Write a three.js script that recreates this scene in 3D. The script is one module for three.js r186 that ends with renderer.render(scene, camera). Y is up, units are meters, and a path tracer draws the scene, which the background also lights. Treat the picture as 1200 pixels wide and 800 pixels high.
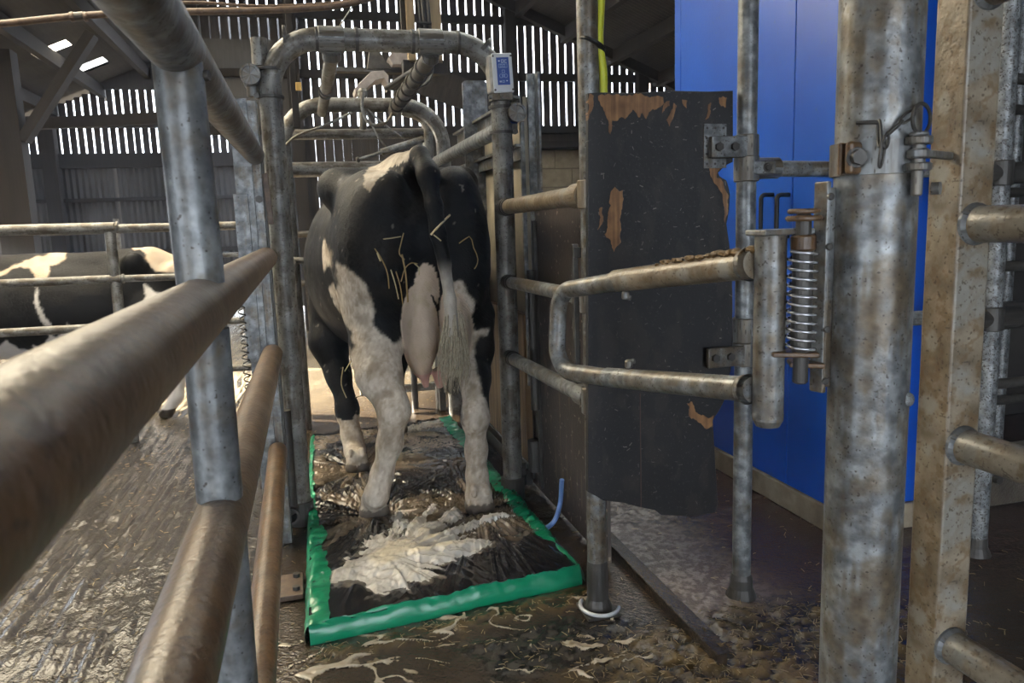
import * as THREE from 'three';
import { mergeGeometries } from 'three/addons/utils/BufferGeometryUtils.js';
import { RoundedBoxGeometry } from 'three/addons/geometries/RoundedBoxGeometry.js';

// ------------------------------------------------------------------ camera, sky, sun, lamps, exposure
const scene = new THREE.Scene();
const V = (x, y, z) => new THREE.Vector3(x, y, z);
const F = 900, EYE = V(0, 1.2, 0);
const camera = new THREE.PerspectiveCamera(2 * Math.atan(400 / F) * 180 / Math.PI, 1.5, 0.02, 200);
{
  // the alley runs along -z; its vanishing point sits at pixel (352, 268) and the plumb line at (800, y)
  const fw = V(-248, -132, F).normalize(), dn = V(200, (F * F - 49600) / 132, F).normalize(), rt = V(0, 0, 0).crossVectors(dn, fw);
  const right = V(rt.x, -dn.x, -fw.x), up = V(-rt.y, dn.y, fw.y), back = V(-rt.z, dn.z, fw.z);
  camera.position.copy(EYE);
  camera.quaternion.setFromRotationMatrix(new THREE.Matrix4().makeBasis(right, up, back));
  camera.updateMatrixWorld(true);
}
camera.focus = 2.6; camera.userData.fStop = 11;
const renderer = new THREE.WebGLRenderer();
renderer.toneMapping = THREE.LinearToneMapping;
renderer.toneMappingExposure = 2.15;
renderer.shadowMap.enabled = true;
scene.background = new THREE.Color().setRGB(3.1, 3.4, 3.8);
scene.fog = new THREE.FogExp2(0xd8e3f2, 0.008);          // thin bluish haze added to veil the far end
const sun = new THREE.DirectionalLight(new THREE.Color(1.0, 0.90, 0.74), 56);
sun.position.set(-8, 2.65, -11.5); sun.target.position.set(0, 0, -6);
sun.castShadow = true; sun.shadow.radius = 2;
Object.assign(sun.shadow.camera, { left: -12, right: 12, top: 10, bottom: -10, near: 0.5, far: 40 });
scene.add(sun, sun.target);

// ------------------------------------------------------------------ small tools
let seed = 7;
const rnd = () => { seed = (seed + 0x6D2B79F5) | 0; let t = Math.imul(seed ^ (seed >>> 15), 1 | seed); t = (t + Math.imul(t ^ (t >>> 7), 61 | t)) ^ t; return ((t ^ (t >>> 14)) >>> 0) / 4294967296; };
const rr = (a, b) => a + (b - a) * rnd();
const cl = (x, a = 0, b = 1) => Math.min(b, Math.max(a, x));
const sst = (a, b, x) => { const t = cl((x - a) / (b - a)); return t * t * (3 - 2 * t); };
const lerp = (a, b, t) => a + (b - a) * t;
const mix3 = (a, b, t) => [lerp(a[0], b[0], t), lerp(a[1], b[1], t), lerp(a[2], b[2], t)];
const hash = (x, y, z) => { let h = Math.imul(x, 374761393) ^ Math.imul(y, 668265263) ^ Math.imul(z, 2147483647 - 1274126177); h = Math.imul(h ^ (h >>> 13), 1274126177); return ((h ^ (h >>> 16)) >>> 0) / 4294967296; };
function vn(x, y, z = 0) {           // value noise, 0..1
  const X = Math.floor(x), Y = Math.floor(y), Z = Math.floor(z); let u = x - X, v = y - Y, w = z - Z;
  u = u * u * (3 - 2 * u); v = v * v * (3 - 2 * v); w = w * w * (3 - 2 * w);
  const a = lerp(lerp(hash(X, Y, Z), hash(X + 1, Y, Z), u), lerp(hash(X, Y + 1, Z), hash(X + 1, Y + 1, Z), u), v);
  if (w === 0) return a;
  const b = lerp(lerp(hash(X, Y, Z + 1), hash(X + 1, Y, Z + 1), u), lerp(hash(X, Y + 1, Z + 1), hash(X + 1, Y + 1, Z + 1), u), v);
  return lerp(a, b, w);
}
const fb = (x, y, z = 0, o = 4) => { let s = 0, a = 0.5, n = 0; for (let i = 0; i < o; i++) { s += a * vn(x, y, z); n += a; a *= 0.5; x = x * 2.03 + 17.1; y = y * 2.03 + 5.7; z = z * 2.03; } return s / n; };

// pixel (of the 1200 x 800 frame) to a point on a plane of the place, or at a depth along the lens axis
const rot = new THREE.Matrix4().extractRotation(camera.matrixWorld);
const ray = (px, py) => V(px - 600, -(py - 400), -F).applyMatrix4(rot);
const PX = (px, py, x) => { const d = ray(px, py); return d.multiplyScalar((x - EYE.x) / d.x).add(EYE); };
const PY = (px, py, y = 0) => { const d = ray(px, py); return d.multiplyScalar((y - EYE.y) / d.y).add(EYE); };
const PZ = (px, py, z) => { const d = ray(px, py); return d.multiplyScalar((z - EYE.z) / d.z).add(EYE); };
const PD = (px, py, d) => ray(px, py).multiplyScalar(d / F).add(EYE);

// things, parts and names
const taken = new Map();
function numbered(n) { const k = taken.get(n) ?? 0; taken.set(n, k + 1); return k ? n + '_' + String(k).padStart(3, '0') : n; }
function thing(name, label, category, group) {
  const o = new THREE.Group(); o.name = numbered(name); o.userData = { label, category }; if (group) o.userData.group = group; scene.add(o); return o;
}
function part(name, geo, mat, parent, label) {
  const m = new THREE.Mesh(Array.isArray(geo) ? merge(geo) : geo, mat); m.name = name; m.castShadow = m.receiveShadow = true;
  if (label) m.userData.label = label; (parent ?? scene).add(m); return m;
}
function solo(name, geo, mat, label, category, group) { const m = part(numbered(name), geo, mat, scene, label); m.userData.category = category; if (group) m.userData.group = group; return m; }
function struct(name, geo, mat, label) { const m = part(name, geo, mat, scene); m.userData = { kind: 'structure', category: name.split('_')[0], label }; return m; }
function structGroup(name, label) { const o = new THREE.Group(); o.name = name; o.userData = { kind: 'structure', category: name.split('_')[0], label }; scene.add(o); return o; }
function merge(list) {
  return mergeGeometries(list.map((g) => { const n = g.index ? g.toNonIndexed() : g; for (const k of Object.keys(n.attributes)) if (!['position', 'normal', 'uv'].includes(k)) n.deleteAttribute(k); return n; }));
}
// uv in metres by the dominant direction of each normal
function boxmap(g) {
  const n = g.index ? g.toNonIndexed() : g; const p = n.attributes.position; if (!n.attributes.normal) n.computeVertexNormals(); const uv = new Float32Array(p.count * 2);
  const a = V(0, 0, 0), b = V(0, 0, 0), c = V(0, 0, 0);
  for (let i = 0; i < p.count; i += 3) {
    a.fromBufferAttribute(p, i); b.fromBufferAttribute(p, i + 1); c.fromBufferAttribute(p, i + 2);
    const f = b.clone().sub(a).cross(c.clone().sub(a)), x = Math.abs(f.x), y = Math.abs(f.y), z = Math.abs(f.z);
    [a, b, c].forEach((q, k) => { const o = (i + k) * 2; if (x >= y && x >= z) { uv[o] = q.z; uv[o + 1] = q.y; } else if (y >= z) { uv[o] = q.x; uv[o + 1] = q.z; } else { uv[o] = q.x; uv[o + 1] = q.y; } });
  }
  n.setAttribute('uv', new THREE.BufferAttribute(uv, 2)); return n;
}
const box = (x0, x1, y0, y1, z0, z1, r = 0.003) => {
  const w = Math.abs(x1 - x0), h = Math.abs(y1 - y0), d = Math.abs(z1 - z0); r = Math.min(r, w / 2.5, h / 2.5, d / 2.5);
  return boxmap(new RoundedBoxGeometry(w, h, d, 1, r).translate((x0 + x1) / 2, (y0 + y1) / 2, (z0 + z1) / 2));
};
// plain 12-triangle box for the many small pieces
const slab = (x0, x1, y0, y1, z0, z1) => boxmap(new THREE.BoxGeometry(Math.abs(x1 - x0), Math.abs(y1 - y0), Math.abs(z1 - z0)).translate((x0 + x1) / 2, (y0 + y1) / 2, (z0 + z1) / 2));
// bar of rectangular section between two points
function bar(a, b, w, h, up = V(0, 1, 0), r = 0.003) {
  const d = b.clone().sub(a), L = d.length(); d.normalize(); const s = V(0, 0, 0).crossVectors(up, d).normalize(), u = V(0, 0, 0).crossVectors(d, s);
  const g = boxmap(new RoundedBoxGeometry(w, h, L, 1, Math.min(r, w / 2.5, h / 2.5)));
  return g.applyMatrix4(new THREE.Matrix4().makeBasis(s, u, d).setPosition(a.clone().add(b).multiplyScalar(0.5)));
}
// swept round tube along a polyline whose corners are rounded with radius bend; uv in metres
function path(pts, bend = 0) {
  if (!bend || pts.length < 3) return pts;
  const out = [pts[0]];
  for (let i = 1; i < pts.length - 1; i++) {
    const p = pts[i], a = pts[i - 1].clone().sub(p), b = pts[i + 1].clone().sub(p), la = a.length(), lb = b.length(); a.normalize(); b.normalize();
    const ang = Math.acos(cl(a.dot(b), -1, 1)), t = Math.min(bend / Math.tan(ang / 2), la * 0.49, lb * 0.49);
    const s = p.clone().addScaledVector(a, t), e = p.clone().addScaledVector(b, t), R = t * Math.tan(ang / 2);
    const mid = a.clone().add(b).normalize(), c = p.clone().addScaledVector(mid, R / Math.sin(ang / 2));
    const n = Math.max(3, Math.round((Math.PI - ang) / 0.13)), va = s.clone().sub(c), vb = e.clone().sub(c), tot = Math.PI - ang;
    for (let k = 0; k <= n; k++) { const w = k / n * tot; out.push(c.clone().addScaledVector(va, Math.sin(tot - w) / Math.sin(tot)).addScaledVector(vb, Math.sin(w) / Math.sin(tot))); }
  }
  out.push(pts[pts.length - 1]); return out;
}
function tube(pts, r, { bend = 0, seg = 20, smooth = 0, hollow = 0, rad } = {}) {
  let P = path(pts, bend);
  if (smooth) P = new THREE.CatmullRomCurve3(pts, false, 'centripetal').getPoints(smooth);
  const n = P.length, pos = [], nor = [], uv = [], idx = []; let s = 0, N = null, pT = null;
  const T = P.map((p, i) => (P[Math.min(n - 1, i + 1)].clone().sub(P[Math.max(0, i - 1)])).normalize());
  N = Math.abs(T[0].y) < 0.9 ? V(0, 1, 0) : V(1, 0, 0); N.addScaledVector(T[0], -N.dot(T[0])).normalize();
  const ring = (p, t, R, off, sgn) => { const B = V(0, 0, 0).crossVectors(t, N); for (let k = 0; k <= seg; k++) { const a = k / seg * Math.PI * 2, q = N.clone().multiplyScalar(Math.cos(a)).addScaledVector(B, Math.sin(a)); const w = p.clone().addScaledVector(q, R); pos.push(w.x, w.y, w.z); if (off) { const m = t.clone().multiplyScalar(sgn); nor.push(m.x, m.y, m.z); uv.push(Math.cos(a) * R, Math.sin(a) * R); } else { nor.push(q.x, q.y, q.z); uv.push(k / seg * Math.PI * 2 * R, s); } } };
  for (let i = 0; i < n; i++) {
    if (i) { s += P[i].distanceTo(P[i - 1]); N.addScaledVector(T[i], -N.dot(T[i])).normalize(); }
    const R = rad ? rad(i / (n - 1)) * r : r;
    ring(P[i], T[i], R, 0, 0);
    if (i) for (let k = 0; k < seg; k++) { const a = (i - 1) * (seg + 1) + k, b = a + seg + 1; idx.push(a, a + 1, b, b, a + 1, b + 1); }
    if (i === 0 || i === n - 1) pT = null;
  }
  for (const [i, sg] of [[0, -1], [n - 1, 1]]) {
    const R = rad ? rad(i / (n - 1)) * r : r; const o = pos.length / 3; if (sg === -1) { N = Math.abs(T[0].y) < 0.9 ? V(0, 1, 0) : V(1, 0, 0); N.addScaledVector(T[0], -N.dot(T[0])).normalize(); } else N.addScaledVector(T[i], -N.dot(T[i])).normalize();
    ring(P[i], T[i], R, 1, sg); pos.push(P[i].x, P[i].y, P[i].z); nor.push(T[i].x * sg, T[i].y * sg, T[i].z * sg); uv.push(0, 0);
    const c = pos.length / 3 - 1; for (let k = 0; k < seg; k++) sg > 0 ? idx.push(o + k, o + k + 1, c) : idx.push(o + k + 1, o + k, c);
  }
  const g = new THREE.BufferGeometry(); g.setAttribute('position', new THREE.Float32BufferAttribute(pos, 3)); g.setAttribute('normal', new THREE.Float32BufferAttribute(nor, 3)); g.setAttribute('uv', new THREE.Float32BufferAttribute(uv, 2)); g.setIndex(idx); return g.toNonIndexed();
}
// turned piece along a..b: profile [[radius, t along 0..1 or metres]...]; default a chamfered rod
function rod(a, b, r, seg = 20, c = 0.003) {
  const L = a.distanceTo(b); c = Math.min(c, L / 3, r / 3);
  return turned(a, b, [[0, 0], [r - c, 0], [r, c], [r, L - c], [r - c, L], [0, L]], seg);
}
function turned(a, b, prof, seg = 20) {
  const g = new THREE.LatheGeometry(prof.map((q) => new THREE.Vector2(Math.max(q[0], 1e-5), q[1])), seg).toNonIndexed(); g.computeVertexNormals();
  const uv = g.attributes.uv, L = prof[prof.length - 1][1] || 1, R = Math.max(...prof.map((q) => q[0])); for (let i = 0; i < uv.count; i++) uv.setXY(i, uv.getX(i) * Math.PI * 2 * R, uv.getY(i) * Math.abs(L));
  const q = new THREE.Quaternion().setFromUnitVectors(V(0, 1, 0), b.clone().sub(a).normalize());
  return g.applyQuaternion(q).translate(a.x, a.y, a.z);
}
const hexbolt = (p, d, r = 0.012, h = 0.01) => { const g = new THREE.CylinderGeometry(r, r, h, 6).translate(0, h / 2, 0).applyQuaternion(new THREE.Quaternion().setFromUnitVectors(V(0, 1, 0), d.clone().normalize())).translate(p.x, p.y, p.z); return boxmap(g); };
const washer = (p, d, r, h) => rod(p, p.clone().addScaledVector(d.clone().normalize(), h), r, 18, 0.001);
const lift = (p, dx = 0, dy = 0, dz = 0) => V(p.x + dx, p.y + dy, p.z + dz);

// ------------------------------------------------------------------ computed textures and materials
function tex(n, size, fn, color = true) {
  const d = new Uint8Array(n * n * 4);
  for (let j = 0; j < n; j++) for (let i = 0; i < n; i++) { const c = fn(i / n, j / n); const o = (j * n + i) * 4; d[o] = cl(c[0]) * 255; d[o + 1] = cl(c[1]) * 255; d[o + 2] = cl(c[2]) * 255; d[o + 3] = 255; }
  const t = new THREE.DataTexture(d, n, n); t.wrapS = t.wrapT = THREE.RepeatWrapping; t.magFilter = THREE.LinearFilter; t.minFilter = THREE.LinearMipmapLinearFilter; t.generateMipmaps = true; if (color) t.colorSpace = THREE.SRGBColorSpace; t.repeat.set(1 / size, 1 / size); t.needsUpdate = true; return t;
}
// tileable value noise: period given in cells
function tn(u, v, p, s = 0) { const x = u * p, y = v * p, X = Math.floor(x), Y = Math.floor(y); let a = x - X, b = y - Y; a = a * a * (3 - 2 * a); b = b * b * (3 - 2 * b); const m = (k) => ((k % p) + p) % p; return lerp(lerp(hash(m(X), m(Y), s), hash(m(X + 1), m(Y), s), a), lerp(hash(m(X), m(Y + 1), s), hash(m(X + 1), m(Y + 1), s), a), b); }
const tf = (u, v, p, s = 0, o = 4) => { let t = 0, a = 0.5, n = 0; for (let i = 0; i < o; i++) { t += a * tn(u, v, p, s + i); n += a; a *= 0.55; p *= 2; } return t / n; };
const grey = (g) => [g, g, g];
const std = (o) => new THREE.MeshStandardMaterial(o);
const phy = (o) => new THREE.MeshPhysicalMaterial(o);

const grainB = tex(256, 0.12, (u, v) => grey(tf(u, v, 10, 90, 5)), false);
const galvMap = (dirt, spot, s) => tex(512, 0.5, (u, v) => {
  const sp = tf(u, v, 22, s, 4), big = tf(u, v, 5, s + 20, 4), fine = tf(u, v, 110, s + 40, 2), run = tn(u, v * 0.08, 70, s + 50);
  let c = mix3([0.36, 0.37, 0.377], [0.60, 0.617, 0.62], cl(sp * 2.2 - 0.6)); c = mix3(c, [0.34, 0.345, 0.345], sst(0.5, 0.75, big) * 0.55);
  c = mix3(c, mix3([0.25, 0.205, 0.15], [0.47, 0.40, 0.30], tf(u, v, 40, s + 70, 3)), sst(0.86 - dirt, 1.2 - dirt, big * 0.45 + tf(u, v, 18, s + 60, 4) * 0.4 + run * 0.15) * 0.8);
  c = mix3(c, [0.17, 0.14, 0.11], 0.7 * sst(1 - spot, 1.1 - spot, fine));
  return c;
});
const galv = std({ map: galvMap(0.40, 0.2, 1), metalness: 0.28, roughness: 0.4, bumpMap: grainB, bumpScale: 0.0005 });
const galvDirty = std({ map: galvMap(0.50, 0.26, 2), metalness: 0.25, roughness: 0.4, bumpMap: grainB, bumpScale: 0.0008 });
const galvSplash = std({ map: galvMap(0.36, 0.38, 3), metalness: 0.25, roughness: 0.42, bumpMap: grainB, bumpScale: 0.0012 });
const crateMap = tex(512, 0.45, (u, v) => { const b = tf(u, v, 9, 11, 5), f = tf(u, v, 80, 12, 2), r = tn(u, v * 0.1, 60, 13); let c = mix3([0.36, 0.35, 0.33], [0.56, 0.56, 0.545], cl(b * 1.8 - 0.4)); c = mix3(c, [0.30, 0.265, 0.215], sst(0.48, 0.7, tf(u, v, 9, 15, 4) * 0.75 + r * 0.25) * 0.8); c = mix3(c, [0.17, 0.15, 0.125], 0.6 * sst(0.68, 0.8, f)); return c; });
const crateSteel = std({ map: crateMap, metalness: 0.2, roughness: 0.45, bumpMap: grainB, bumpScale: 0.001 });
const muckMap = tex(512, 0.4, (u, v) => { const b = tf(u, v, 9, 21, 5), f = tf(u, v, 80, 22, 2), l = tf(u, v, 20, 25, 4); let c = mix3([0.27, 0.195, 0.12], [0.44, 0.335, 0.22], cl(b * 1.6 - 0.3)); c = mix3(c, [0.27, 0.205, 0.14], sst(0.5, 0.75, l) * 0.6); c = mix3(c, [0.46, 0.42, 0.37], sst(0.58, 0.78, tf(u, v, 7, 27, 4)) * 0.5); c = mix3(c, [0.16, 0.12, 0.085], 0.55 * sst(0.68, 0.82, f)); return c; });
const paleMap = tex(512, 0.4, (u, v) => { const b = tf(u, v, 9, 221, 5), f = tf(u, v, 80, 222, 2), l = tf(u, v, 22, 225, 4); let c = mix3([0.39, 0.345, 0.28], [0.60, 0.555, 0.48], cl(b * 1.8 - 0.4)); c = mix3(c, [0.40, 0.31, 0.2], sst(0.5, 0.72, l) * 0.6); c = mix3(c, [0.60, 0.62, 0.62], sst(0.58, 0.75, tf(u, v, 7, 227, 4)) * 0.5); c = mix3(c, [0.22, 0.17, 0.115], 0.55 * sst(0.68, 0.82, f)); return c; });
const muckB = tex(256, 0.1, (u, v) => grey(tf(u, v, 12, 92, 5)), false);
const muckSteel = std({ map: muckMap, metalness: 0.0, roughness: 0.36, bumpMap: muckB, bumpScale: 0.0009 });
const muckPale = std({ map: paleMap, metalness: 0.05, roughness: 0.36, bumpMap: muckB, bumpScale: 0.0008 });
const caked = std({ map: tex(256, 0.2, (u, v) => { const b = tf(u, v, 8, 31, 5); return mix3([0.27, 0.2, 0.12], [0.58, 0.46, 0.28], b * 1.3 - 0.2); }), roughness: 0.6, bumpMap: muckB, bumpScale: 0.004 });
const darkSteel = std({ map: tex(256, 0.3, (u, v) => { const b = tf(u, v, 10, 41, 4); return mix3([0.2, 0.19, 0.18], [0.36, 0.35, 0.33], b); }), metalness: 0.3, roughness: 0.45, bumpMap: grainB, bumpScale: 0.0006 });
const rust = std({ map: tex(256, 0.2, (u, v) => { const b = tf(u, v, 12, 51, 4); return mix3([0.25, 0.19, 0.145], [0.44, 0.36, 0.29], b); }), roughness: 0.5, bumpMap: grainB, bumpScale: 0.001 });
const blackRubber = std({ color: 0x17171a, roughness: 0.5 });
const woodTex = (a, b, s) => tex(512, 1.0, (u, v) => { const g = tf(u * 1, v * 1, 3, s, 2), st = tn(u, v * 0.06 + g * 0.02, 96, s + 3), st2 = tn(u, v * 0.03, 40, s + 4); return mix3(a, b, cl(0.45 * st + 0.35 * st2 + 0.4 * g - 0.1)); });
const woodDark = [0, 1, 2].map((k) => std({ map: woodTex([0.13, 0.12, 0.115], [0.27, 0.25, 0.24], 60 + k * 7), roughness: 0.85 }));
const timber = std({ map: woodTex([0.085, 0.075, 0.072], [0.185, 0.165, 0.155], 83), roughness: 0.85 });
const timberPale = std({ map: woodTex([0.42, 0.36, 0.27], [0.68, 0.6, 0.47], 87), roughness: 0.8 });
const tin = std({ map: tex(512, 1.6, (u, v) => { const b = tf(u, v, 6, 71, 5), st = tn(u, v * 0.05, 120, 73); return mix3([0.19, 0.185, 0.185], [0.33, 0.325, 0.325], cl(b * 0.8 + st * 0.3 - 0.1)); }), metalness: 0.15, roughness: 0.6 });

// ------------------------------------------------------------------ the floor: wet slurry on grooved concrete
const HOOVES = [];                                        // filled below: where hooves press the mat
function lines(stops) { const o = [stops[0][0]]; for (let i = 1; i < stops.length; i++) { const [a] = stops[i - 1], [b, d] = stops[i], n = Math.max(1, Math.round(Math.abs(b - a) / d)); for (let k = 1; k <= n; k++) o.push(a + (b - a) * k / n); } return o; }
function floorAt(x, z) {                                  // height and colour of the floor
  const left = sst(-0.12, -0.3, x), back = sst(-4.8, -6.2, z);
  const wob = fb(x * 1.4, z * 0.5, 3, 3) * 0.16;
  const gx = (x + z * 0.055 + wob) / 0.043;               // grooves of the scraped passage run with the alley
  const groove = Math.pow(0.5 + 0.5 * Math.sin(gx * 2 * Math.PI), 0.7) - 0.5;
  const brk = fb(x * 5, z * 2.2, 1, 3);
  const lump = fb(x * 16, z * 16, 5, 4) - 0.5, mid = fb(x * 5, z * 5, 7, 3) - 0.5, fine = fb(x * 45, z * 45, 9, 2) - 0.5;
  const puddle = sst(0.42, 0.56, fb(x * 1.6 + 4, z * 1.6, 11, 3)) ;
  // straw muck heaps in front of the posts on the right, dark grit before the mat
  const heap = sst(0.36, 0.0, Math.hypot((x - 1.18) / 1.25, (z + 1.72) / 0.55) - 0.25) * sst(-2.2, -1.95, z + fine * 0.2) ;
  const heap2 = sst(0.12, -0.1, Math.hypot((x - 0.35) / 0.6, (z + 1.72) / 0.22) - 0.3);
  const rim = sst(0.09, 0.0, Math.abs(z + 2.14 + 0.11 * (x - 0.35)) + lump * 0.08) * sst(-0.15, 0.0, x) * sst(0.95, 0.8, x);
  const grit = sst(0.2, -0.05, Math.hypot((x - 0.62) / 0.5, (z + 1.93) / 0.26) - 0.45 + lump * 0.5);
  const muck = cl(Math.max(heap, heap2, rim * 0.8) + lump * 0.5 * Math.max(heap, heap2));
  const streak = fb(x * 52 + wob * 24, z * 6.5, 13, 3) - 0.5;
  let h = left * (groove * 0.008 * sst(0.35, 0.6, brk) + streak * 0.014 + (fb(x * 24 + wob * 16, z * 3.6, 14, 3) - 0.5) * 0.026 * sst(-2.0, -3.0, z) + lump * 0.008 + mid * 0.012 + fine * 0.004) + (1 - left) * (lump * 0.008 + fine * 0.008 + mid * 0.004);
  const pebblyGlint = sst(0.98, 1.06, x) * sst(1.5, 1.2, x) * sst(-1.7, -2.0, z) * sst(-3.4, -2.8, z);
  h += pebblyGlint * (fine * 0.013 + lump * 0.006);
  h += muck * (0.01 + lump * 0.006 + fine * 0.009) + grit * (fine * 0.008);
  const pool = sst(-0.14, 0.0, x) * sst(0.8, 0.6, x) * sst(-2.25, -2.05, z) * sst(-1.7, -1.85, z);
  h *= lerp(1, 0.2, Math.max(puddle, pool) * (1 - left) * (1 - muck) * (1 - grit)); h = h * lerp(1, 0.8, back);
  let c = mix3([0.037, 0.031, 0.026], [0.085, 0.073, 0.062], cl(brk * 1.6 - 0.3));
  c = mix3(c, [0.036, 0.029, 0.023], cl(0.5 - groove) * left * 0.5);
  c = mix3(c, [0.046, 0.031, 0.018], (1 - left) * 0.8);
  const red = sst(1.2, 1.5, x + mid * 0.6) * sst(-1.75, -2.0, z + mid * 0.5) * sst(-4.2, -3.2, z); c = mix3(c, [0.062, 0.036, 0.026], red);
  const speck = sst(0.45, 0.6, fb(x * 60, z * 60, 2, 2)); c = mix3(c, [0.26, 0.215, 0.19], pebblyGlint * (0.35 + 0.65 * speck));  // pale specks put wet-floor glints into the colour of the pebbly patch
  c = mix3(c, mix3([0.035, 0.024, 0.009], [0.15, 0.105, 0.045], cl(lump * 1.5 + fine * 2.5 + 0.45)), muck);
  c = mix3(c, speck > 0.5 ? [0.05, 0.045, 0.037] : [0.014, 0.013, 0.012], grit * (1 - muck));
  const dry = back * (0.4 + 0.6 * sst(0.35, 0.6, fb(x * 2, z * 2, 8, 4))); c = mix3(c, [0.34, 0.28, 0.19], dry * 0.8);
  return [h, c, muck, grit];
}
{
  const xs = lines([[-14], [-5, 1.2], [-3, 0.12], [-1.6, 0.03], [-0.1, 0.0075], [1.7, 0.010], [2.6, 0.03], [7, 0.5], [14, 1.5]]);
  const zs = lines([[14], [3, 1.5], [-0.4, 0.3], [-1.0, 0.02], [-3.2, 0.0095], [-5.2, 0.014], [-8, 0.05], [-13, 0.3], [-26, 2]]);
  const nx = xs.length, nz = zs.length, pos = new Float32Array(nx * nz * 3), col = new Float32Array(nx * nz * 3), uv = new Float32Array(nx * nz * 2), idx = [];
  for (let j = 0; j < nz; j++) for (let i = 0; i < nx; i++) {
    const o = j * nx + i, x = xs[i], z = zs[j]; const [h, c] = floorAt(x, z), far = (x < -3 || x > 3 || z > 0 || z < -9) ? 0.3 : 1;
    pos.set([x, h * far, z], o * 3); col.set(c, o * 3); uv.set([x, z], o * 2);
    if (i && j) idx.push(o - nx - 1, o - 1, o, o - nx - 1, o, o - nx);
  }
  for (let k = 0; k < idx.length; k += 3) { const t = idx[k + 1]; idx[k + 1] = idx[k + 2]; idx[k + 2] = t; }
  const g = new THREE.BufferGeometry(); g.setAttribute('position', new THREE.BufferAttribute(pos, 3)); g.setAttribute('color', new THREE.BufferAttribute(col, 3)); g.setAttribute('uv', new THREE.BufferAttribute(uv, 2)); g.setIndex(idx); g.computeVertexNormals();
  if (g.attributes.normal.getY(0) < 0) { for (let k = 0; k < idx.length; k += 3) { const t = idx[k + 1]; idx[k + 1] = idx[k + 2]; idx[k + 2] = t; } g.setIndex(idx); g.computeVertexNormals(); }
  struct('floor', g, phy({ vertexColors: true, roughness: 0.1, specularIntensity: 1, ior: 1.5, bumpMap: muckB, bumpScale: 0.0022 }), 'wet grooved concrete floor smeared with brown slurry and straw muck');
}

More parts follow.
